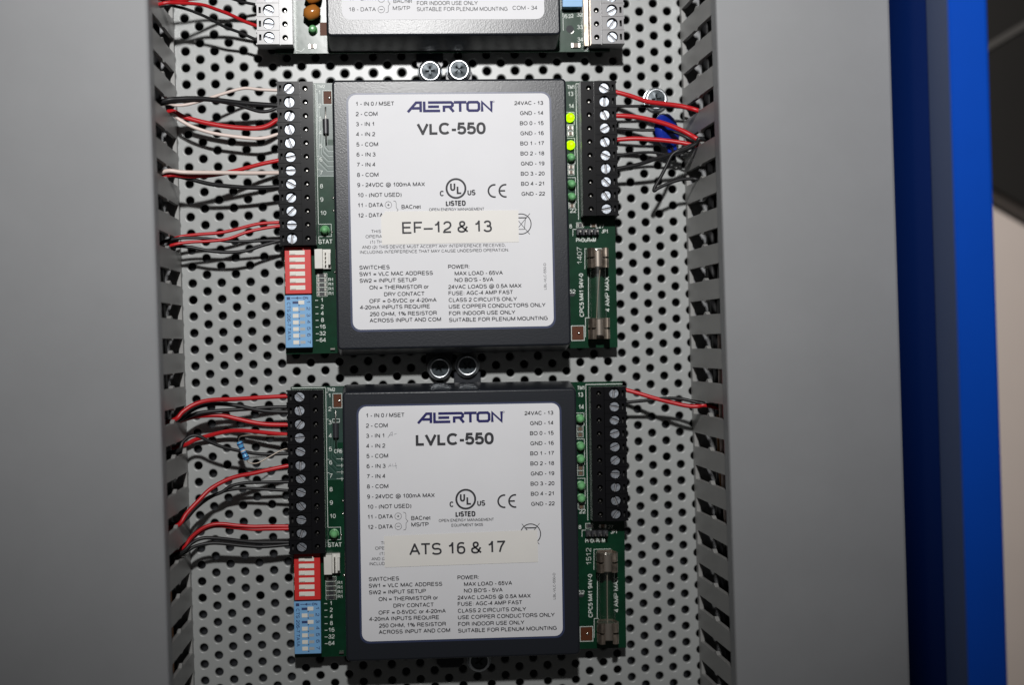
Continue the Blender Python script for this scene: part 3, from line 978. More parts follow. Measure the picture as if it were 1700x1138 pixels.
def fuse(parent, x, ytop, ybot, lean):
    h = HB + 5.6
    def ycyl(mb, y0, y1, r, n=20, bev=0.0, cap=True):
        rr = [(r - bev, y0), (r, y0 + bev), (r, y1 - bev), (r - bev, y1)] if bev else [(r, y0), (r, y1)]
        mb.rings([[(x + a * cos(2 * pi * i / n), yy, h + a * sin(2 * pi * i / n)) for i in range(n)] for a, yy in rr][::-1], cap, cap)
    g_ = MB().use('glass')
    ycyl(g_, ybot + 1.0, ytop - 1.0, 3.0, 28)
    f = g_.build('fuse', None, parent)
    for (a, b) in ((ytop - 6.6, ytop), (ybot, ybot + 6.6)):
        c = MB().use('cap')
        ycyl(c, a, b, 3.18, 24, 0.35)
        c.use('tin').lathe(x - 0.2, b + 0.02 if b == ytop else a, [(0.5, h), (0.1, h + .1)], 8)
        c.build('end_cap', None, f)
    w_ = MB().use('leadwire')
    w_.tube([(x + lean, ytop - 6.3, h + 0.3), (x - lean * 0.2, (ytop + ybot) / 2, h), (x - lean, ybot + 6.3, h + 0.2)], 0.19, 6)
    w_.build('filament', None, f)
    return f

def controller(C, title, label, lit, date, tape_args, on, lean):
    r = root('field_controller', C[0], C[1], 0, C[2], label, 'controller', 'black boxed controllers on the plate')
    # stand-off base with the mounting ears, then the board, then the cover
    mb = MB().use('cover')
    mb.box(-41, 41, -49.5, 49.5, 1.6, 7.5, 0.5)
    mb.box(-41, 41, -49.5, 49.5, 0.06, 1.6)
    for (ux, s) in EARS[title]:
        mb.prism([(ux - 5.2, 47.6 * s), (ux + 5.2, 47.6 * s), (ux + 5.2, 56.5 * s), (ux + 3.6, 58.2 * s), (ux - 3.6, 58.2 * s), (ux - 5.2, 56.5 * s)][::(1 if s > 0 else -1)], 0.06, 1.9, 0.3)
    mb.build('mounting_base', None, r)
    mb = MB().use('pcb')
    mb.box(-63.4, 63.0, -50.9, 51.6, 7.6, HB)
    # copper runs under the mask on the left strip
    pc = mb.build('circuit_board', None, r)
    pr = MB().use('silk')
    z = HB + 0.03
    def st(s, px_, py_, wpx, cap=1.5, rot=0, wt=0.2, src=L1):
        a = src(px_, py_, HB)
        text(pr, s, a[0], a[1], cap, wt, wpx / 4.4, rot=rot, z=z)
    pr.ribbon([(-50.2, 51.0), (-50.2, -9.2)], 0.18, z)
    pr.ribbon([(-63.0, 51.15), (-50.2, 51.15)], 0.25, z)
    pr.ribbon([(48.9, 50.6), (48.9, -1.6)], 0.2, z)
    pr.ribbon([(48.9, 50.6), (63.0, 50.6)], 0.25, z + .004)
    a = (-49.3, 47.6)
    text(pr, 'TM2', -49.7, 49.7, 1.3, 0.2, 3.0, z=z)
    for i in range(1, 11):
        text(pr, str(i), -49.3 if i < 10 else -49.4, 51.2 - i * 5.08 + 1.2, 1.6, 0.2, 1.1 if i < 10 else 2.2, z=z)
        if i in (1, 3, 6, 7):
            pr.ribbon([(-50.2, 49.3 - (i - 1) * 5.08), (-49.3, 49.3 - (i - 1) * 5.08)], 0.15, z + .006)
    outline(pr, -50.2, -45.4, -6.6, -1.9)
    text(pr, 'STAT', -50.3, -9.4, 1.7, 0.24, 5.2, z=z)
    for i, s in enumerate(('1', '2', '4', '8', '16', '32', '64')):
        yy = -31.4 - i * 2.53
        pr.ribbon([(-52.0, yy + .65), (-50.9, yy + .65)], 0.22, z)
        text(pr, s, -49.9 if len(s) == 1 else -50.6, yy, 1.55, 0.21, 1.0 if len(s) == 1 else 2.3, z=z)
    text(pr, 'INPUTS', -63.25, -12.5, 0.9, 0.13, 13, rot=-90, z=z)
    text(pr, 'ADDRESS', -63.25, -32, 0.9, 0.13, 13, rot=-90, z=z)
    for k in range(4):
        text(pr, 'R1', -46.9, -23.6 - k * 1.75, 1.25, 0.17, 2.0, z=z)
        outline(pr, -51.3, -47.4, -24.0 - k * 1.75, -22.4 - k * 1.75, 0.12, z + 0.004 * (k + 1))
    outline(pr, -51.3, -47.4, -22.2, -20.6, 0.12, z)
    # right strip
    text(pr, 'TM1', 45.6, 48.6, 1.5, 0.2, 2.9, z=z)
    text(pr, '13', 45.8, 45.9, 1.7, 0.22, 2.0, z=z)
    text(pr, '14', 46.0, 41.2, 1.7, 0.22, 2.0, z=z)
    text(pr, '22', 45.7, 1.1, 1.7, 0.22, 2.4, z=z)
    for ya, yb_ in ((34.9, 39.7), (19.9, 29.7), (4.9, 14.6)):
        pr.ribbon([(44.6, yb_), (48.0, yb_), (48.0, ya), (44.6, ya)], 0.17, z)
    for yc in (33.6, 31.4, 18.6, 16.6, 3.7):
        outline(pr, 45.2, 47.6, yc - .95, yc + .95, 0.13)
    a = L1(945.5, 379, HB); text(pr, '8', a[0], a[1], 1.5, 0.2, .95, z=z)
    a = L1(1002, 379, HB); text(pr, 'C27', a[0] - 3.2, a[1], 1.4, 0.2, 3.4, z=z)
    a = L1(999, 387.5, HB); text(pr, 'JP1', a[0], a[1], 1.5, 0.2, 2.5, z=z)
    a = L1(956.5, 402, HB); text(pr, 'PROGRAM', a[0], a[1], 1.5, 0.22, 7.6, z=z)
    outline(pr, *([L1(957, 371, HB)[0], L1(969, 371, HB)[0], L1(957, 378, HB)[1], L1(957, 370, HB)[1]]))
    a, b = L1(951, 381, HB), L1(951, 392, HB)
    pr.ribbon([(a[0] + 8, a[1]), (a[0], a[1]), (b[0], b[1])], 0.18, z)
    a = L1(966.5, 439, HB); text(pr, date, a[0], a[1], 1.9, 0.16, 6.6, rot=90, z=z)
    a = L1(969.5, 526, HB); text(pr, 'CPC5 M41 94V-0', a[0], a[1], 1.65, 0.26, 16.6, rot=90, z=z)
    a = L1(1012.3, 517.5, HB); text(pr, '4 AMP MAX', a[0], a[1], 1.75, 0.24, 13.4, rot=90, z=z)
    a = L1(945.5, 487.5, HB); text(pr, '52', a[0], a[1], 1.5, 0.2, 2.3, z=z)
    a, b = L1(971, 413, HB), L1(971, 447, HB)
    pr.ribbon([(a[0] + 6.5, a[1]), (a[0], a[1]), (b[0], b[1])], 0.18, z)
    a, b = L1(977, 455, HB), L1(977, 527, HB)
    pr.ribbon([(a[0], a[1]), (b[0], b[1])], 0.2, z)
    a, b = L1(972, 528, HB), L1(972, 560, HB)
    pr.ribbon([(a[0] + 1.6, a[1]), (a[0], a[1]), (b[0], b[1])], 0.2, z + .004)
    a, b = L1(948.5, 541.5, HB), L1(970, 565.5, HB)
    outline(pr, a[0], b[0], b[1], a[1], 0.22, z + .008)
    outline(pr, -47.6, -44.2, 43.4, 48.8, 0.16)
    if title != 'VLC-550':
        outline(pr, -47.8, -45.2, 37.9, 39.2, 0.16)
        text(pr, 'CR6', -47.4, 26.2, 1.5, 0.2, 3.0, z=z)
        for k in range(4):
            pr.ribbon([(-46.6, 24.0 - k * 2.5), (-43.6, 24.0 - k * 2.5)], 0.12, z)
            pr.ribbon([(-44.6, 23.2 - k * 2.5), (-44.6, 24.6 - k * 2.5)], 0.16, z + .004)
    pr.halves('printed_markings', pc)
    # raised copper runs, pads and vias
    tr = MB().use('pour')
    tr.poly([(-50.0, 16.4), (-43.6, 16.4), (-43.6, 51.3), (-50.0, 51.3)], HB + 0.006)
    tr.use('trace')
    tr.ribbon([(-50.0, 16.3), (-43.6, 16.3)], 0.3, HB + 0.016)
    for k in range(5):
        xk = -49.7 + k * 0.62
        y0_ = 18.2 + k * 1.9
        tr.ribbon([(xk, 48.0 - k * 4.4), (xk, y0_ + 3.4 - k * .5), (xk + 3.2 - k * .5, y0_), (-43.6, y0_)], 0.22, HB + 0.012)
    tr.use('pcb')
    for k in range(5):
        xk = -49.45 + k * 0.62
        y0_ = 18.6 + k * 1.9
        tr.ribbon([(xk, 47.8 - k * 4.4), (xk, y0_ + 3.5 - k * .5), (xk + 3.3 - k * .5, y0_), (-43.6, y0_)], 0.16, HB + 0.02)
    tr.poly([(-46.1, 28.0), (-44.0, 28.0), (-44.0, 30.2), (-46.1, 30.2)], HB + 0.02)
    tr.use('tin')
    for (x_, y_) in ((-44.4, 8.0), (-44.4, 3.2), (-44.4, -20.2), (-45.2, -5.0)):
        tr.lathe(x_, y_, [(0.55, HB), (0.45, HB + 0.25), (0.15, HB + 0.4)], 10)
    tr.use('copper')
    tr.poly([(-47.3, 43.7), (-44.3, 43.7), (-44.3, 48.5), (-47.3, 48.5)], HB + 0.045)
    a, b = L1(949.5, 542.5, HB), L1(969, 564.5, HB)
    tr.poly([(a[0], b[1]), (b[0], b[1]), (b[0], a[1]), (a[0], a[1])], HB + 0.02)
    tr.use('tin').lathe((a[0] + b[0]) / 2 + .4, (a[1] + b[1]) / 2, [(0.62, HB + .02), (0.5, HB + 0.2), (0.1, HB + 0.3)], 12)
    tr.lathe(-45.1, 46.0, [(0.62, HB + .02), (0.5, HB + 0.2), (0.1, HB + 0.3)], 12)
    tr.use('liner').lathe(45.9, -30.0, [(1.1, HB + 0.01), (1.1, HB + 0.02)], 14)
    tr.halves('solder_pads', pc)
    for k in range(4):
        chip(pc, -49.35, -23.2 - k * 1.75, 3.3, 1.1, 'smdk')
    chip(pc, -49.35, -21.4, 3.3, 1.1, 'smdk')
    for yc in (33.6, 31.4, 18.6, 16.6, 3.7):
        chip(pc, 46.4, yc, 1.9, 1.25, 'smd')
    a = L1(963, 374, HB); chip(pc, a[0], a[1], 2.2, 1.2, 'smdk')
    a = L1(985, 374.5, HB); chip(pc, a[0], a[1], 2.6, 1.3, 'smd')
    # diode beside the left terminal block
    dd = MB().use('tin')
    dd.tube([(-46.6, 41.6, HB + .2), (-46.6, 41.3, HB + 1.3), (-46.6, 29.3, HB + 1.3), (-46.6, 29.0, HB + .2)], 0.28, 8, sub=3)
    dd.use('smdk')
    dd.rings([[(-46.6 + 1.15 * cos(2 * pi * i / 14), yy, HB + 1.35 + 1.15 * sin(2 * pi * i / 14)) for i in range(14)] for yy in (37.7, 32.2)][::-1])
    dd.build('diode', None, pc)
    # connector parts
    terminal_block(r, -63.9, -50.7, 50.6, 12, -1)
    terminal_block(r, 49.6, 62.9, 49.9, 10, 1)
    ON = on
    dip_switch(r, -62.7, -53.0, -28.3, -10.7, 6, 'dipred', None, 'red')
    dip_switch(r, -63.0, -53.1, -48.5, -28.85, 7, 'dipblue', ON, 'blue')
    led(r, -47.8, -4.2)
    for k, yy in enumerate((37.5, 27.0, 22.0, 11.9, 7.0)):
        led(r, 46.3, yy, lit and k < 2)
    cn = MB().use('conn')
    cn.box(-51.6, -45.7, -19.0, -11.6, HB, HB + 2.2, 0.1)
    cn.box(-51.6, -48.6, -19.0, -11.6, HB + 2.2, HB + 5.6, 0.15)
    cn.box(-46.6, -45.7, -17.6, -13.0, HB + 2.2, HB + 5.4, 0.1)
    cn.use('tin')
    for k in range(4):
        cn.box(-47.9, -47.4, -17.6 + k * 1.5, -17.1 + k * 1.5, HB + 2.2, HB + 5.0)
    cn.build('pin_connector', None, r)
    hd = MB().use('smdk')
    a = L1(975, 386, HB)
    for k in range(4):
        hd.box(a[0] - 4.4 + k * 2.2, a[0] - 2.35 + k * 2.2, a[1] - 1.2, a[1] + 1.3, HB, HB + 2.4, 0.25)
    hd.use('tin')
    for k in range(4):
        hd.box(a[0] - 3.7 + k * 2.2, a[0] - 3.1 + k * 2.2, a[1] - 0.3, a[1] + 0.3, HB + 2.4, HB + 6.5)
    hd.build('jumper_header', None, r)
    yt, yb_ = -16.8, -43.6
    fuse_clip(r, 55.2, yt, 7.4)
    fuse_clip(r, 55.2, yb_, 7.9)
    fuse(r, 55.2, yt + 3.0, yb_ - 2.8, lean)
    # cover
    mb = MB().use('cover')
    mb.prism(rrect(-43.35, 43.35, -49.7, 49.9, 1.6, 3), 7.6, HC, 0.8, 3, (0.5, 2.2))
    mb.use('tin')
    mb.box(-46.6, -44.9, -49.6, -49.0, HB + .02, HB + 1.4)
    mb.build('cover', None, r)
    label_part(r, title)
    if tape_args:
        tape(r, *tape_args)
    return r

EARS = {'VLC-550': [], 'LVLC-550': []}
def ear(px_, py_, C, s, key):
    EARS.setdefault(key, []).append((to_local(px_, py_, 4, C)[0], s))
ear(762, 116, C1, 1, 'VLC-550'); ear(730, 612, C1, -1, 'VLC-550')
ear(776, 607, C2, 1, 'LVLC-550'); ear(748, 1124, C2, -1, 'LVLC-550')

controller(C1, 'VLC-550', 'middle controller with two lit yellow LEDs and a cream sticker reading EF-12 & 13', True, '1407',
           ([(634, 406.5), (861.5, 402), (860.5, 349), (640, 351.0), (632.5, 359)], 'EF\u201312 & 13', (667.5, 388.5), (817, 385.5), 4.4, 0, L1, 0.66),
           [1, 0, 0, 0, 0, 0, 0], 0.9)
controller(C2, 'LVLC-550', 'lowest controller with all LEDs unlit and a cream sticker reading ATS 16 & 17', False, '1512',
           ([(638.5, 943), (893.5, 934), (892, 880.5), (637.5, 891)], 'ATS 16 & 17', (680.5, 923.5), (838.5, 918.3), 4.5, 0, L2, 0.68),
           [1, 0, 1, 0, 0, 0, 0], 0.1)

# ---- the controller cut off by the top of the photograph
def top_controller():
    r = root('field_controller', C0[0], C0[1], 0, C0[2], 'topmost controller, only its lower edge in view, with shiny terminal blocks', 'controller', 'black boxed controllers on the plate')
    mb = MB().use('cover')
    mb.box(-41, 41, -47.5, 30, 0.06, 7.5)
    ux = to_local(714, 118, 4, C0)[0]
    mb.prism([(ux - 5.2, -47.6), (ux - 5.2, -56.5), (ux - 3.6, -58.2), (ux + 3.6, -58.2), (ux + 5.2, -56.5), (ux + 5.2, -47.6)], 0.06, 1.9, 0.3)
    mb.build('mounting_base', None, r)
    mb = MB().use('pcb'); mb.box(-63.6, 63.8, -52.9, 34, 7.6, HB)
    pc = mb.build('circuit_board', None, r)
    pr = MB().use('silk')
    z = HB + .03
    pr.ribbon([(-55.8, 30), (-55.8, -51.5), (-53.8, -52.2), (-52.6, -51.0)], 0.2, z)
    pr.ribbon([(46.0, -36), (46.0, -44.8)], 0.2, z)
    for s, yy in (('32', -39.4), ('33', -44.2), ('34', -49.0)):
        text(pr, s, 51.4, yy, 1.6, 0.2, 2.2, z=z)
    text(pr, 'J5', 45.9, -40.0, 1.5, 0.2, 1.8, z=z)
    text(pr, '22', 48.2, -40.0, 1.4, 0.2, 2.0, rot=10, z=z)
    pr.halves('printed_markings', pc)
    tr = MB().use('liner').lathe(48.4, -43.8, [(1.55, HB + .01), (1.55, HB + .03)], 20)
    tr = MB().use('liner')
    tr.lathe(48.6, -44.2, [(1.5, HB + .01), (1.5, HB + .03)], 20)
    tr.use('tin')
    tr.ribbon([(50.0, -44.9), (49.7, -45.5), (49.0, -45.9)], 0.25, HB + .04)
    tr.use('copper').poly([(-46.6, -46.2), (-43.5, -46.2), (-43.5, -41.2), (-46.6, -41.2)], HB + .02)
    tr.halves('solder_pads', pc)
    chip(pc, -49.6, -50.3, 2.6, 1.5, 'smd'); chip(pc, 50.6, -50.6, 3.4, 1.7, 'smd', 1.0)
    terminal_block(r, -69.3, -56.3, -51.3 + 15 * 5.08, 15, -1, 'termglare')
    terminal_block(r, 55.5, 67.9, -51.8 + 15 * 5.08, 15, 1, 'termglare')
    cc = MB().use('ceramic')
    for (x_, y_, ang) in ((-49.2, -38.6, 22), (-48.6, -32.4, 14)):
        n = 14
        rs = []
        for k in range(7):
            t = -1 + 2 * k / 6
            rr = (max(0.0, 1 - abs(t) ** 2.6)) ** 0.5
            rs.append([(x_ + 3.5 * t * cos(radians(ang)) - (2.7 * rr + .15) * cos(2 * pi * i / n) * sin(radians(ang)),
                        y_ + 3.5 * t * sin(radians(ang)) + (2.7 * rr + .15) * cos(2 * pi * i / n) * cos(radians(ang)),
                        HB + 5.5 + (2.3 * rr + .15) * sin(2 * pi * i / n)) for i in range(n)])
        cc.rings(rs)
    cc.build('capacitor', None, r)
    led(r, -49.2, -44.2)
    sl = MB().use('clip'); sl.box(53.6, 55.2, -51.3, 30, HB, HB + 3.5)
    sl.build('metal_strip', None, r)
    dip_switch(r, 45.4, 53.0, -36.8, -17, 6, 'dipblue', [0] * 7, 'blue')
    mb = MB().use('cover')
    mb.prism(rrect(-43.35, 43.35, -49.7, 36, 1.6, 3), 7.6, HC, 0.8, 3, (0.5, 2.2))
    mb.build('cover', None, r)
    bd = MB().use('navy').prism(rrect(-38.0, 37.7, -44.2, 30.0, 3.4), HC + .005, HC + .05)
    bd = MB().use('paper')
    bd.prism(rrect(-37.6, 37.3, -43.8, 30.0, 3.0), HC + 0.01, HC + 0.11)
    lb = bd.build('label', None, r)
    tx = MB().use('ink')
    def L0(x, y): return to_local(x, y, 25.1, C0)
    def row(s, xa, xb, yb, cap=1.5):
        a, b = L0(xa, yb), L0(xb, yb)
        text(tx, s, a[0], a[1], cap, .2, b[0] - a[0], z=ZL)
    row('17 - DATA', 579, 624, 0.5); row('18 - DATA', 579, 624, 18.6)
    for y_ in (-2.0, 15.5):
        c = L0(633, y_)
        tx.ribbon(circ(c[0], c[1], 1.22, 18), .14, ZL, True)
        tx.ribbon([(c[0] - .6, c[1]), (c[0] + .6, c[1])], .2, ZL + .004)
    c = L0(644, 6)
    tx.ribbon([(c[0] - .9, c[1] + 3.3), (c[0] - .1, c[1] + 3.1), (c[0], c[1] + 2.6), (c[0] + .1, c[1] + .8), (c[0] + .8, c[1]), (c[0] + .1, c[1] - .8), (c[0] + .1, c[1] - 2.6), (c[0] - .1, c[1] - 3.1), (c[0] - .9, c[1] - 3.3)], .15, ZL)
    row('BACnet', 653, 684, 4.5); row('MS/TP', 652, 681, 16.5)
    row('FOR INDOOR USE ONLY', 692, 793, 8.2); row('SUITABLE FOR PLENUM MOUNTING', 692, 843, 18.2)
    row('USE COPPER CONDUCTORS ONLY', 692, 839, -3)
    row('COM - 34', 851, 892, 16)
    tx.build('lettering', None, lb, smooth_angle=None)
top_controller()

# ================================================================== mounting screws
def pan_screw(px_, py_, label, rw=4.75, rh=3.3, ang=0.3, hz=2.0, k=1.0):
    u, v = at(px_, py_, 5.0)
    mb = MB().use('screwzinc')
    # washer, then a rounded head whose top is a shallow dished disc with a cross recess
    mb.lathe(0, 0, [(rw, 0.0), (rw, 0.7), (rw - 0.2, 0.9), (rw - 0.5, 0.95)], 36, True, False)
    prof = [(rw - 0.35, 0.95), (rw - 0.3, 1.9)]
    for q in range(1, 7):
        t = q / 6 * pi / 2
        prof.append((rh + 0.15 + (rw - 0.45 - rh) * cos(t), 1.9 + 1.7 * sin(t)))
    prof += [(rh, 3.55)]
    mb.lathe(0, 0, prof, 36, False, False)
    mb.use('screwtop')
    n = 32
    R, w_, l_ = rh, 0.36, 1.9
    cross = []
    for i in range(n):
        t = 2 * pi * i / n
        c_, s_ = abs(cos(t)), abs(sin(t))
        rr = min(l_, max(w_ / max(1e-6, min(c_, s_)), w_ * 1.42))
        cross.append((rr * cos(t + ang), rr * sin(t + ang)))
    top = [(R * cos(2 * pi * i / n + ang), R * sin(2 * pi * i / n + ang)) for i in range(n)]
    mb.rings([[(x, y, 3.55) for x, y in top], [(x * .94, y * .94, 3.2) for x, y in top], [((x + cx_) * .5, (y + cy_) * .5, 3.28) for (x, y), (cx_, cy_) in zip(top, cross)],
              [(x, y, 3.4) for x, y in cross], [(x * .5, y * .5, 1.9) for x, y in cross]], False, True)
    o = mb.build('screw', None, None, smooth_angle=35)
    stand(o, u, v, hz)
    return tag(o, label, 'screw', 'zinc pan head screws on the plate')
pan_screw(714, 118, 'left of the two bright screws under the topmost controller', ang=0.05)
pan_screw(762, 116, 'right of the two bright screws under the topmost controller', ang=0.75)
pan_screw(730, 612, 'left of the two screws between the middle and lowest controllers', ang=0.4)
pan_screw(776, 607.5, 'right of the two screws between the middle and lowest controllers', ang=0.9)
pan_screw(796, 1100, 'shaded screw peeking out under the lowest controller', ang=0.6, hz=0.1)
pan_screw(1091, 163, 'large bright screw and washer on bare plate behind red wire', rw=4.9, rh=3.45, ang=0.1, hz=0.1)

# ================================================================== wires
def wire(pts, colour, label, side=None, r=0.8, hs=13.6, he=None, lift=0.0, group='wires between boards and ducts', end_in=True, cat='wire', reverse=False):
    """pts: photo pixels from the duct to the terminal; heights run from the slot to the terminal mouth"""
    P = []
    if side:
        uw = -86.5 if side < 0 else 110.4
        u0, v0, h0 = at_u(pts[0][0], pts[0][1], uw)
        if he is not None:
            h0 = he
            v0 = at(pts[0][0], pts[0][1], h0)[1]
        h0 = max(4.0, min(50.0, h0))
        P.append((uw + side * 16, v0 - 9, max(5, h0 - 12)))
        P.append((uw + side * 7, v0 - 2.2, h0 - 3))
    else:
        h0 = he if he is not None else hs
    n = len(pts)
    d = [0.0]
    for i in range(1, n):
        d.append(d[-1] + math.hypot(pts[i][0] - pts[i - 1][0], pts[i][1] - pts[i - 1][1]))
    for i, (x, y) in enumerate(pts):
        t = d[i] / d[-1]
        tt = t * t * (3 - 2 * t)
        h = h0 + (hs - h0) * (0.5 * t + 0.5 * tt) + lift * sin(pi * t)
        u, v = at(x, y, h)
        P.append((u, v, h))
    if end_in:
        a, b = Vector(P[-2]), Vector(P[-1])
        e = (b - a).normalized()
        P.append((b.x + (2.5 if side is None or side < 0 else -2.5), b.y + e.y * 0.8, b.z))
    c = P[len(P) // 2]
    mb = MB().use(colour)
    mb.tube([(x - c[0], y - c[1], z - c[2]) for x, y, z in P], r * 0.93, 10, sub=7)
    o = mb.build('wire', None, None, smooth_angle=60)
    stand(o, *c)
    return tag(o, label, cat, group)

GL = 'wires from the left duct'
# topmost controller, left
wire([(271.8, 4.9), (294.6, 4.7), (310.6, 5.2), (336.4, 7.8), (356, 14.1), (380.7, 23.4), (405.3, 35), (428, 43)], 'red', 'red wire sagging to the second lowest left terminal of the topmost controller', -1, 0.72, group=GL, he=34)
wire([(272, 9), (292, 10.5), (313, 16), (339, 26.4), (356, 35), (374.6, 45), (399, 54), (429, 67)], 'black', 'black wire under the red one at the bottom left terminal of the topmost controller', -1, 0.62, group=GL, he=30)
wire([(262, -30), (300, -26), (340, -18), (386.8, -2), (408, 4), (431, 8)], 'black', 'black wire cut by the top edge of the photo at the topmost controller', -1, 0.62, group=GL, he=34)
wire([(268, -3), (295, 0), (320, -2), (360, -6), (400, -5), (431, -4)], 'red', 'dark red wire just dipping into the top edge of the photo', -1, 0.65, group=GL, he=34)
# middle controller, left
wire([(275.7, 172.5), (290, 174.5), (305.4, 174.3), (328, 169), (367, 156.5), (403.7, 146.6), (431, 148.5), (458, 149.7)], 'whitew', 'pale wire rising to the top left terminal of the middle controller', -1, 0.62, group=GL)
wire([(274, 167), (298.6, 164), (328, 163.4), (367, 166.8), (403.7, 171), (459, 175)], 'black', 'upper thick black wire at the second left terminal of the middle controller', -1, 0.98, group=GL)
wire([(275, 170.5), (300, 168), (340, 165.5), (376, 170.5), (403.7, 177), (428.8, 184.5), (445, 184.5), (459, 180)], 'black', 'lower black wire dipping before the second left terminal of the middle controller', -1, 0.72, group=GL)
wire([(283.7, 185), (305.4, 194), (339.7, 203.4), (376, 210), (408, 212.8), (431, 212.5), (446, 208), (459, 200)], 'red', 'thick red wire curving up to the third left terminal of the middle controller', -1, 1.0, group=GL)
wire([(283, 190), (300, 200), (321, 211), (351, 220.5), (385, 226), (422, 229.9), (442.5, 228.3), (461, 223)], 'whitew', 'pale wire running below the thick red wire at the middle controller', -1, 0.72, group=GL)
wire([(276, 284), (300, 285.7), (318.6, 286.4), (365, 286.8), (411, 287.5), (462, 287)], 'whitew', 'nearly straight pale wire to the middle left terminals of the middle controller', -1, 0.82, group=GL, lift=2)
wire([(280.6, 291), (314, 292.7), (348, 291.4), (377.7, 286.4), (403, 280.5), (432.5, 272.7), (462, 266.5)], 'red', 'red wire passing behind the straight pale wire and rising right', -1, 0.85, group=GL, he=26)
wire([(283, 292), (314, 297), (348, 305.4), (386, 309.8), (426, 311.7), (463, 310)], 'black', 'black wire falling away below the straight pale wire', -1, 0.85, group=GL, he=24)
wire([(289, 396.5), (306, 392), (335, 389), (365, 386.6), (390, 381.4), (428, 372), (463, 369.5)], 'red', 'upper of two slim red wires at the lower left terminals of the middle controller', -1, 0.68, group=GL)
wire([(286, 407), (314, 402.4), (348, 400.5), (377.7, 397), (407, 386.6), (432.5, 380.3), (463, 375.5)], 'red', 'lower of two slim red wires at the lower left terminals of the middle controller', -1, 0.64, group=GL)
wire([(286, 397.5), (320.7, 395), (356.6, 398), (390, 401.2), (463, 399)], 'black', 'slim black wire crossing the two slim red wires', -1, 0.62, group=GL)
wire([(288, 410), (314.4, 410.5), (348, 416.8), (382, 419), (411, 416), (432.5, 408.8), (463, 400)], 'black', 'slim black wire drooping lowest at the middle controller', -1, 0.68, group=GL)
# lowest controller, left
wire([(291, 697), (303.4, 684.4), (322.7, 672), (349, 665), (393, 663), (435, 660.4), (481, 658)], 'red', 'red wire arching to the top left terminal of the lowest controller', -1, 0.9, group=GL)
wire([(296, 698.4), (314, 684.4), (333, 674.9), (361, 671), (393, 673.8), (421, 680), (446, 683.5), (481, 684.4)], 'black', 'black wire hugging the underside of the topmost red wire of the lowest controller', -1, 0.85, group=GL)
wire([(297, 699), (322.7, 688.5), (349, 683.7), (379, 681.7), (419, 679), (446, 677), (481, 676.4)], 'black', 'straight black wire crossing its twin at the second left terminal of the lowest controller', -1, 0.8, group=GL)
wire([(299, 699.5), (320, 693), (340, 690.6), (368, 690.5), (393, 695.8), (421, 702), (446, 705.3), (481, 705.8)], 'red', 'red wire sloping down to the third left terminal of the lowest controller', -1, 0.92, group=GL)
wire([(308, 739), (326, 730), (358, 721), (384, 716), (410.6, 716), (446, 719.5), (481, 722.5)], 'red', 'red wire above the striped blue resistor', -1, 0.88, group=GL)
wire([(296, 748), (303.4, 735), (315.7, 725), (329.8, 724.6), (345.6, 732.7), (368.4, 742.4), (403.6, 750.3), (437, 754.7), (481, 753.5)], 'black', 'black wire looping up and then passing behind the striped blue resistor', -1, 0.72, group=GL)
wire([(296, 872.5), (310, 853), (331.5, 830), (349, 812.9), (372, 799.5), (393, 791.8), (421, 786.4), (449, 780), (481, 773.5)], 'red', 'long red wire climbing steeply from the duct below the resistor', -1, 0.88, group=GL)
wire([(303, 866), (322.7, 845), (343.8, 828), (368, 818), (382, 808.5), (403.6, 803), (428, 801.7), (481, 800.8)], 'black', 'upper of two black wires under the long steep red wire', -1, 0.7, group=GL)
wire([(304, 867), (324, 846), (345, 829), (370, 817), (395, 812), (419, 811.8), (481, 815.4)], 'black', 'lower of two black wires under the long steep red wire', -1, 0.66, group=GL)
wire([(304, 911), (315.7, 895), (331.5, 881), (349, 872.5), (368, 870.5), (393, 873.2), (419, 875), (446, 874.6), (480, 874.6)], 'red', 'upper of the paired red wires at the lowest red terminal', -1, 0.78, group=GL)
wire([(306, 912.5), (317.5, 897), (333, 883.5), (350, 875.8), (368, 874.2), (393, 877.2), (419, 879.6), (446, 879.2), (480, 878.8)], 'red', 'lower of the paired red wires at the lowest red terminal', -1, 0.74, group=GL)
wire([(301.6, 918), (319, 902), (336.8, 894.4), (361, 894.4), (393, 898), (428, 901.3), (481, 901)], 'black', 'upper of the two lowest black wires of the lowest controller', -1, 0.72, group=GL)
wire([(303, 920), (322.7, 908.5), (343.8, 903.3), (368, 903), (402, 906.7), (437, 908.5), (481, 905)], 'black', 'lower of the two lowest black wires of the lowest controller', -1, 0.72, group=GL)
# middle controller, right
GR = 'wires from the right duct'
wire([(1160, 184), (1141, 178.5), (1124, 175), (1096.5, 171.7), (1073.6, 168.3), (1046, 159), (1021, 152.5)], 'red', 'red wire crossing over the large bright screw', 1, 0.98, group=GR)
wire([(1152, 182), (1130, 178), (1094, 176.3), (1060, 176.2), (1021, 176.3)], 'black', 'straight black wire behind the red wire on the large screw', 1, 0.62, group=GR, he=12)
wire([(1161, 232.5), (1146, 224), (1130.7, 216), (1105.6, 206), (1076, 198), (1048.5, 193.4), (1021, 192)], 'red', 'red wire bending in front of the blue disc varistor', 1, 1.0, group=GR)
wire([(1151, 234), (1136, 226), (1119, 219.5), (1094, 216.2), (1060, 215.8), (1021, 213.5)], 'black', 'straight black wire between two red wires behind the blue varistor', 1, 0.66, group=GR, he=15)
wire([(1157, 241.5), (1140, 238.5), (1124, 235.7), (1094, 232.2), (1055, 230.2), (1021, 232)], 'red', 'lowest red wire of the middle controller passing under the blue varistor', 1, 0.95, group=GR)
wire([(1163, 230), (1156, 238), (1142, 246), (1117, 255), (1094, 262), (1060, 273), (1021, 280.5)], 'black', 'black wire sweeping up right below the lowest red wire', 1, 0.8, group=GR)
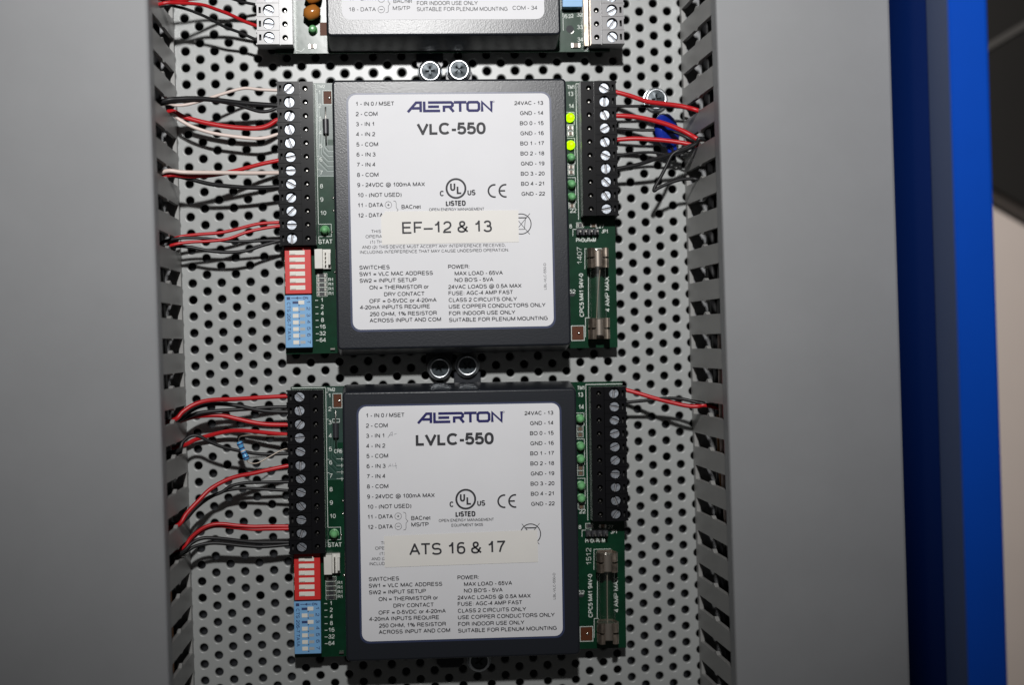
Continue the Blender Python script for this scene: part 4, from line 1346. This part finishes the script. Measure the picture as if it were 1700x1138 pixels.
wire([(1160, 236), (1146, 246), (1130, 252), (1105.6, 256), (1083, 253), (1055, 254), (1021, 259)], 'black', 'black wire just under the blue varistor', 1, 0.6, group=GR, he=11)
wire([(1160, 299), (1150, 297), (1128.5, 298.5), (1105.6, 306.5), (1092, 313), (1086, 317), (1087, 311), (1094, 299), (1105.6, 277), (1115, 258), (1128, 249), (1150, 240)], 'black', 'black wire folded back in a tight loop below the varistor', 1, 0.72, group=GR, hs=24, end_in=False)
# lowest controller, right
wire([(1172, 673.5), (1158, 675), (1141.5, 674.5), (1117, 669.3), (1087, 661.7), (1057.8, 653), (1033, 646.5)], 'red', 'red wire of the pair entering the right duct beside the lowest controller', 1, 0.88, group=GR)
wire([(1172, 672), (1156, 668.5), (1140, 664.5), (1126.7, 662.2), (1102, 662), (1072.6, 665.4), (1034, 669)], 'black', 'black wire of the pair entering the right duct beside the lowest controller', 1, 0.72, group=GR)

# ---- wires lying inside the ducts, glimpsed through the slots
def inner(u, hh, colour, label, r, wig, v0=-150, v1=165):
    rng = random.Random(label)
    pts = []
    v = v0
    while v < v1:
        pts.append((u + rng.uniform(-wig, wig), v, hh + rng.uniform(-wig, wig)))
        v += 24
    mb = MB().use(colour)
    c = pts[len(pts) // 2]
    mb.tube([(a - c[0], b - c[1], d_ - c[2]) for a, b, d_ in pts], r, 8, sub=5)
    stand(mb.build('wire', None, None, smooth_angle=60), *c)
    o = bpy.context.scene.collection.objects[-1]
    return tag(o, label, 'wire', 'wires lying inside the ducts')
inner(-89.7, 37.5, 'red', 'red wire lying near the cover inside the left duct', 0.95, 0.7)
inner(-97, 40, 'black', 'black wire lying deep inside the left duct', 1.0, 2.5)
inner(-95, 33, 'red', 'red wire lying in the middle of the left duct', 0.9, 2.2, -150, -20)
inner(-89.8, 34, 'orange', 'tan wire inside the lower part of the left duct', 0.8, 0.8, -150, 22)
inner(114.2, 40.5, 'red', 'red wire lying near the cover inside the right duct', 1.0, 0.6, -150, 60)
inner(114.4, 33, 'whitew', 'pale wire inside the right duct', 0.8, 1.0, -60, 22)
inner(121, 42, 'black', 'black wire lying inside the right duct', 1.0, 2.4)
for side, uu, nm in ((-1, -92.2, 'left'), (1, 116.8, 'right')):
    for k, (du, hh, how) in enumerate(((0.6, 12, 'lowest thick black'), (1.8, 20, 'second lowest thick black'), (0.8, 29, 'middle thick black'), (2.6, 36, 'upper thick black'))):
        inner(uu + side * du, hh, 'black', how + ' wire packed behind the slots of the ' + nm + ' duct', 2.3, 0.8)
inner(118, 18, 'orange', 'tan wire crossing low inside the right duct', 0.8, 3.0, -90, 0)

# ================================================================== resistor and varistor
def resistor():
    hz = 17.0
    A, B = at(396.6, 733.5, hz), at(410.4, 764.5, hz)
    c = ((A[0] + B[0]) / 2, (A[1] + B[1]) / 2, hz)
    r = root('resistor', c[0], c[1], c[2], 0, 'small striped blue resistor bridging two left terminals of the lowest controller', 'resistor')
    ax = Vector((B[0] - A[0], B[1] - A[1], 0))
    Ln = ax.length
    ax.normalize()
    e1 = Vector((-ax.y, ax.x, 0))
    e2 = Vector((0, 0, 1))
    def body(t0, t1, prof, material, name, par):
        mb = MB().use(material)
        n = 16
        rs = []
        for t, rr in prof:
            o = ax * (t * Ln - Ln / 2)
            rs.append([tuple(o + (e1 * cos(2 * pi * i / n) + e2 * sin(2 * pi * i / n)) * rr) for i in range(n)])
        mb.rings(rs)
        return mb.build(name, None, par)
    b = body(0, 1, [(0, .5), (.03, .95), (.08, 1.18), (.2, 1.18), (.27, 1.0), (.73, 1.0), (.8, 1.18), (.92, 1.18), (.97, .95), (1, .5)], 'resblue', 'body', r)
    for t, k in ((.14, 'resband'), (.36, 'resband'), (.50, 'whitew'), (.63, 'resband'), (.86, 'resband')):
        rr = 1.2 if t < .2 or t > .8 else 1.02
        body(0, 1, [(t - .035, rr), (t + .035, rr)], k, 'colour_band', b)
    def lead(pts, hs_):
        mb = MB().use('leadwire')
        q = []
        for (x, y), h in zip(pts, hs_):
            u, v = at(x, y, h)
            q.append((u - c[0], v - c[1], h - c[2]))
        mb.tube(q, 0.24, 8, sub=7)
        mb.build('lead', None, r)
    lead([(396.9, 734), (396.2, 730), (398.5, 726), (405, 724), (419.4, 723), (445.7, 724.8), (482, 724)], [17.5, 18.5, 20, 21, 20.5, 18, 14.2])
    lead([(410.2, 764), (412, 767.5), (419.4, 770.2), (430, 768.5), (449, 758), (468.6, 747.6), (484, 745)], [17, 17, 17, 16.6, 15.4, 14.2, 13.6])
resistor()

def varistor():
    hz = 11.0
    c = at(1107, 217, hz)
    r = root('varistor', c[0], c[1], hz, 0, 'royal blue disc varistor hanging behind the red wires beside the right duct', 'varistor')
    N = Vector((0.72, 0.15, 0.68)).normalized()            # axis of the disc, tipped towards the duct
    e1 = Vector((-0.33, 0.94, 0.0))
    e1 = (e1 - N * e1.dot(N)).normalized()
    e2 = N.cross(e1)
    n = 28
    prof = [(0.2, -2.1), (4.6, -2.1), (6.2, -1.6), (6.8, -0.6), (6.8, 0.6), (6.2, 1.6), (4.6, 2.1), (0.2, 2.1)]
    mb = MB().use('varistor')
    mb.rings([[tuple((e1 * cos(2 * pi * i / n) * (1.0 + 0.05 * sin(3 * i)) + e2 * sin(2 * pi * i / n)) * rr + N * t) for i in range(n)] for rr, t in prof])
    mb.build('disc', None, r)
    mb = MB().use('varistor')
    for s in (-2.2, 2.2):
        a = e1 * -6.0 + e2 * s
        mb.tube([tuple(a), tuple(a + e1 * -2.6)], 0.75, 8, sub=1)
    mb.build('neck', None, r)
    for s, (x, y) in ((-2.2, (1140, 258)), (2.2, (1146, 246))):
        a = e1 * -8.2 + e2 * s
        u, v = at(x, y, 14)
        b = Vector((u - c[0], v - c[1], 14 - hz))
        mb = MB().use('black')
        mb.tube([tuple(a), tuple(a * 0.6 + b * 0.4 + Vector((0, -1.5, 0))), tuple(b)], 0.45, 8)
        mb.build('lead', None, r)
varistor()
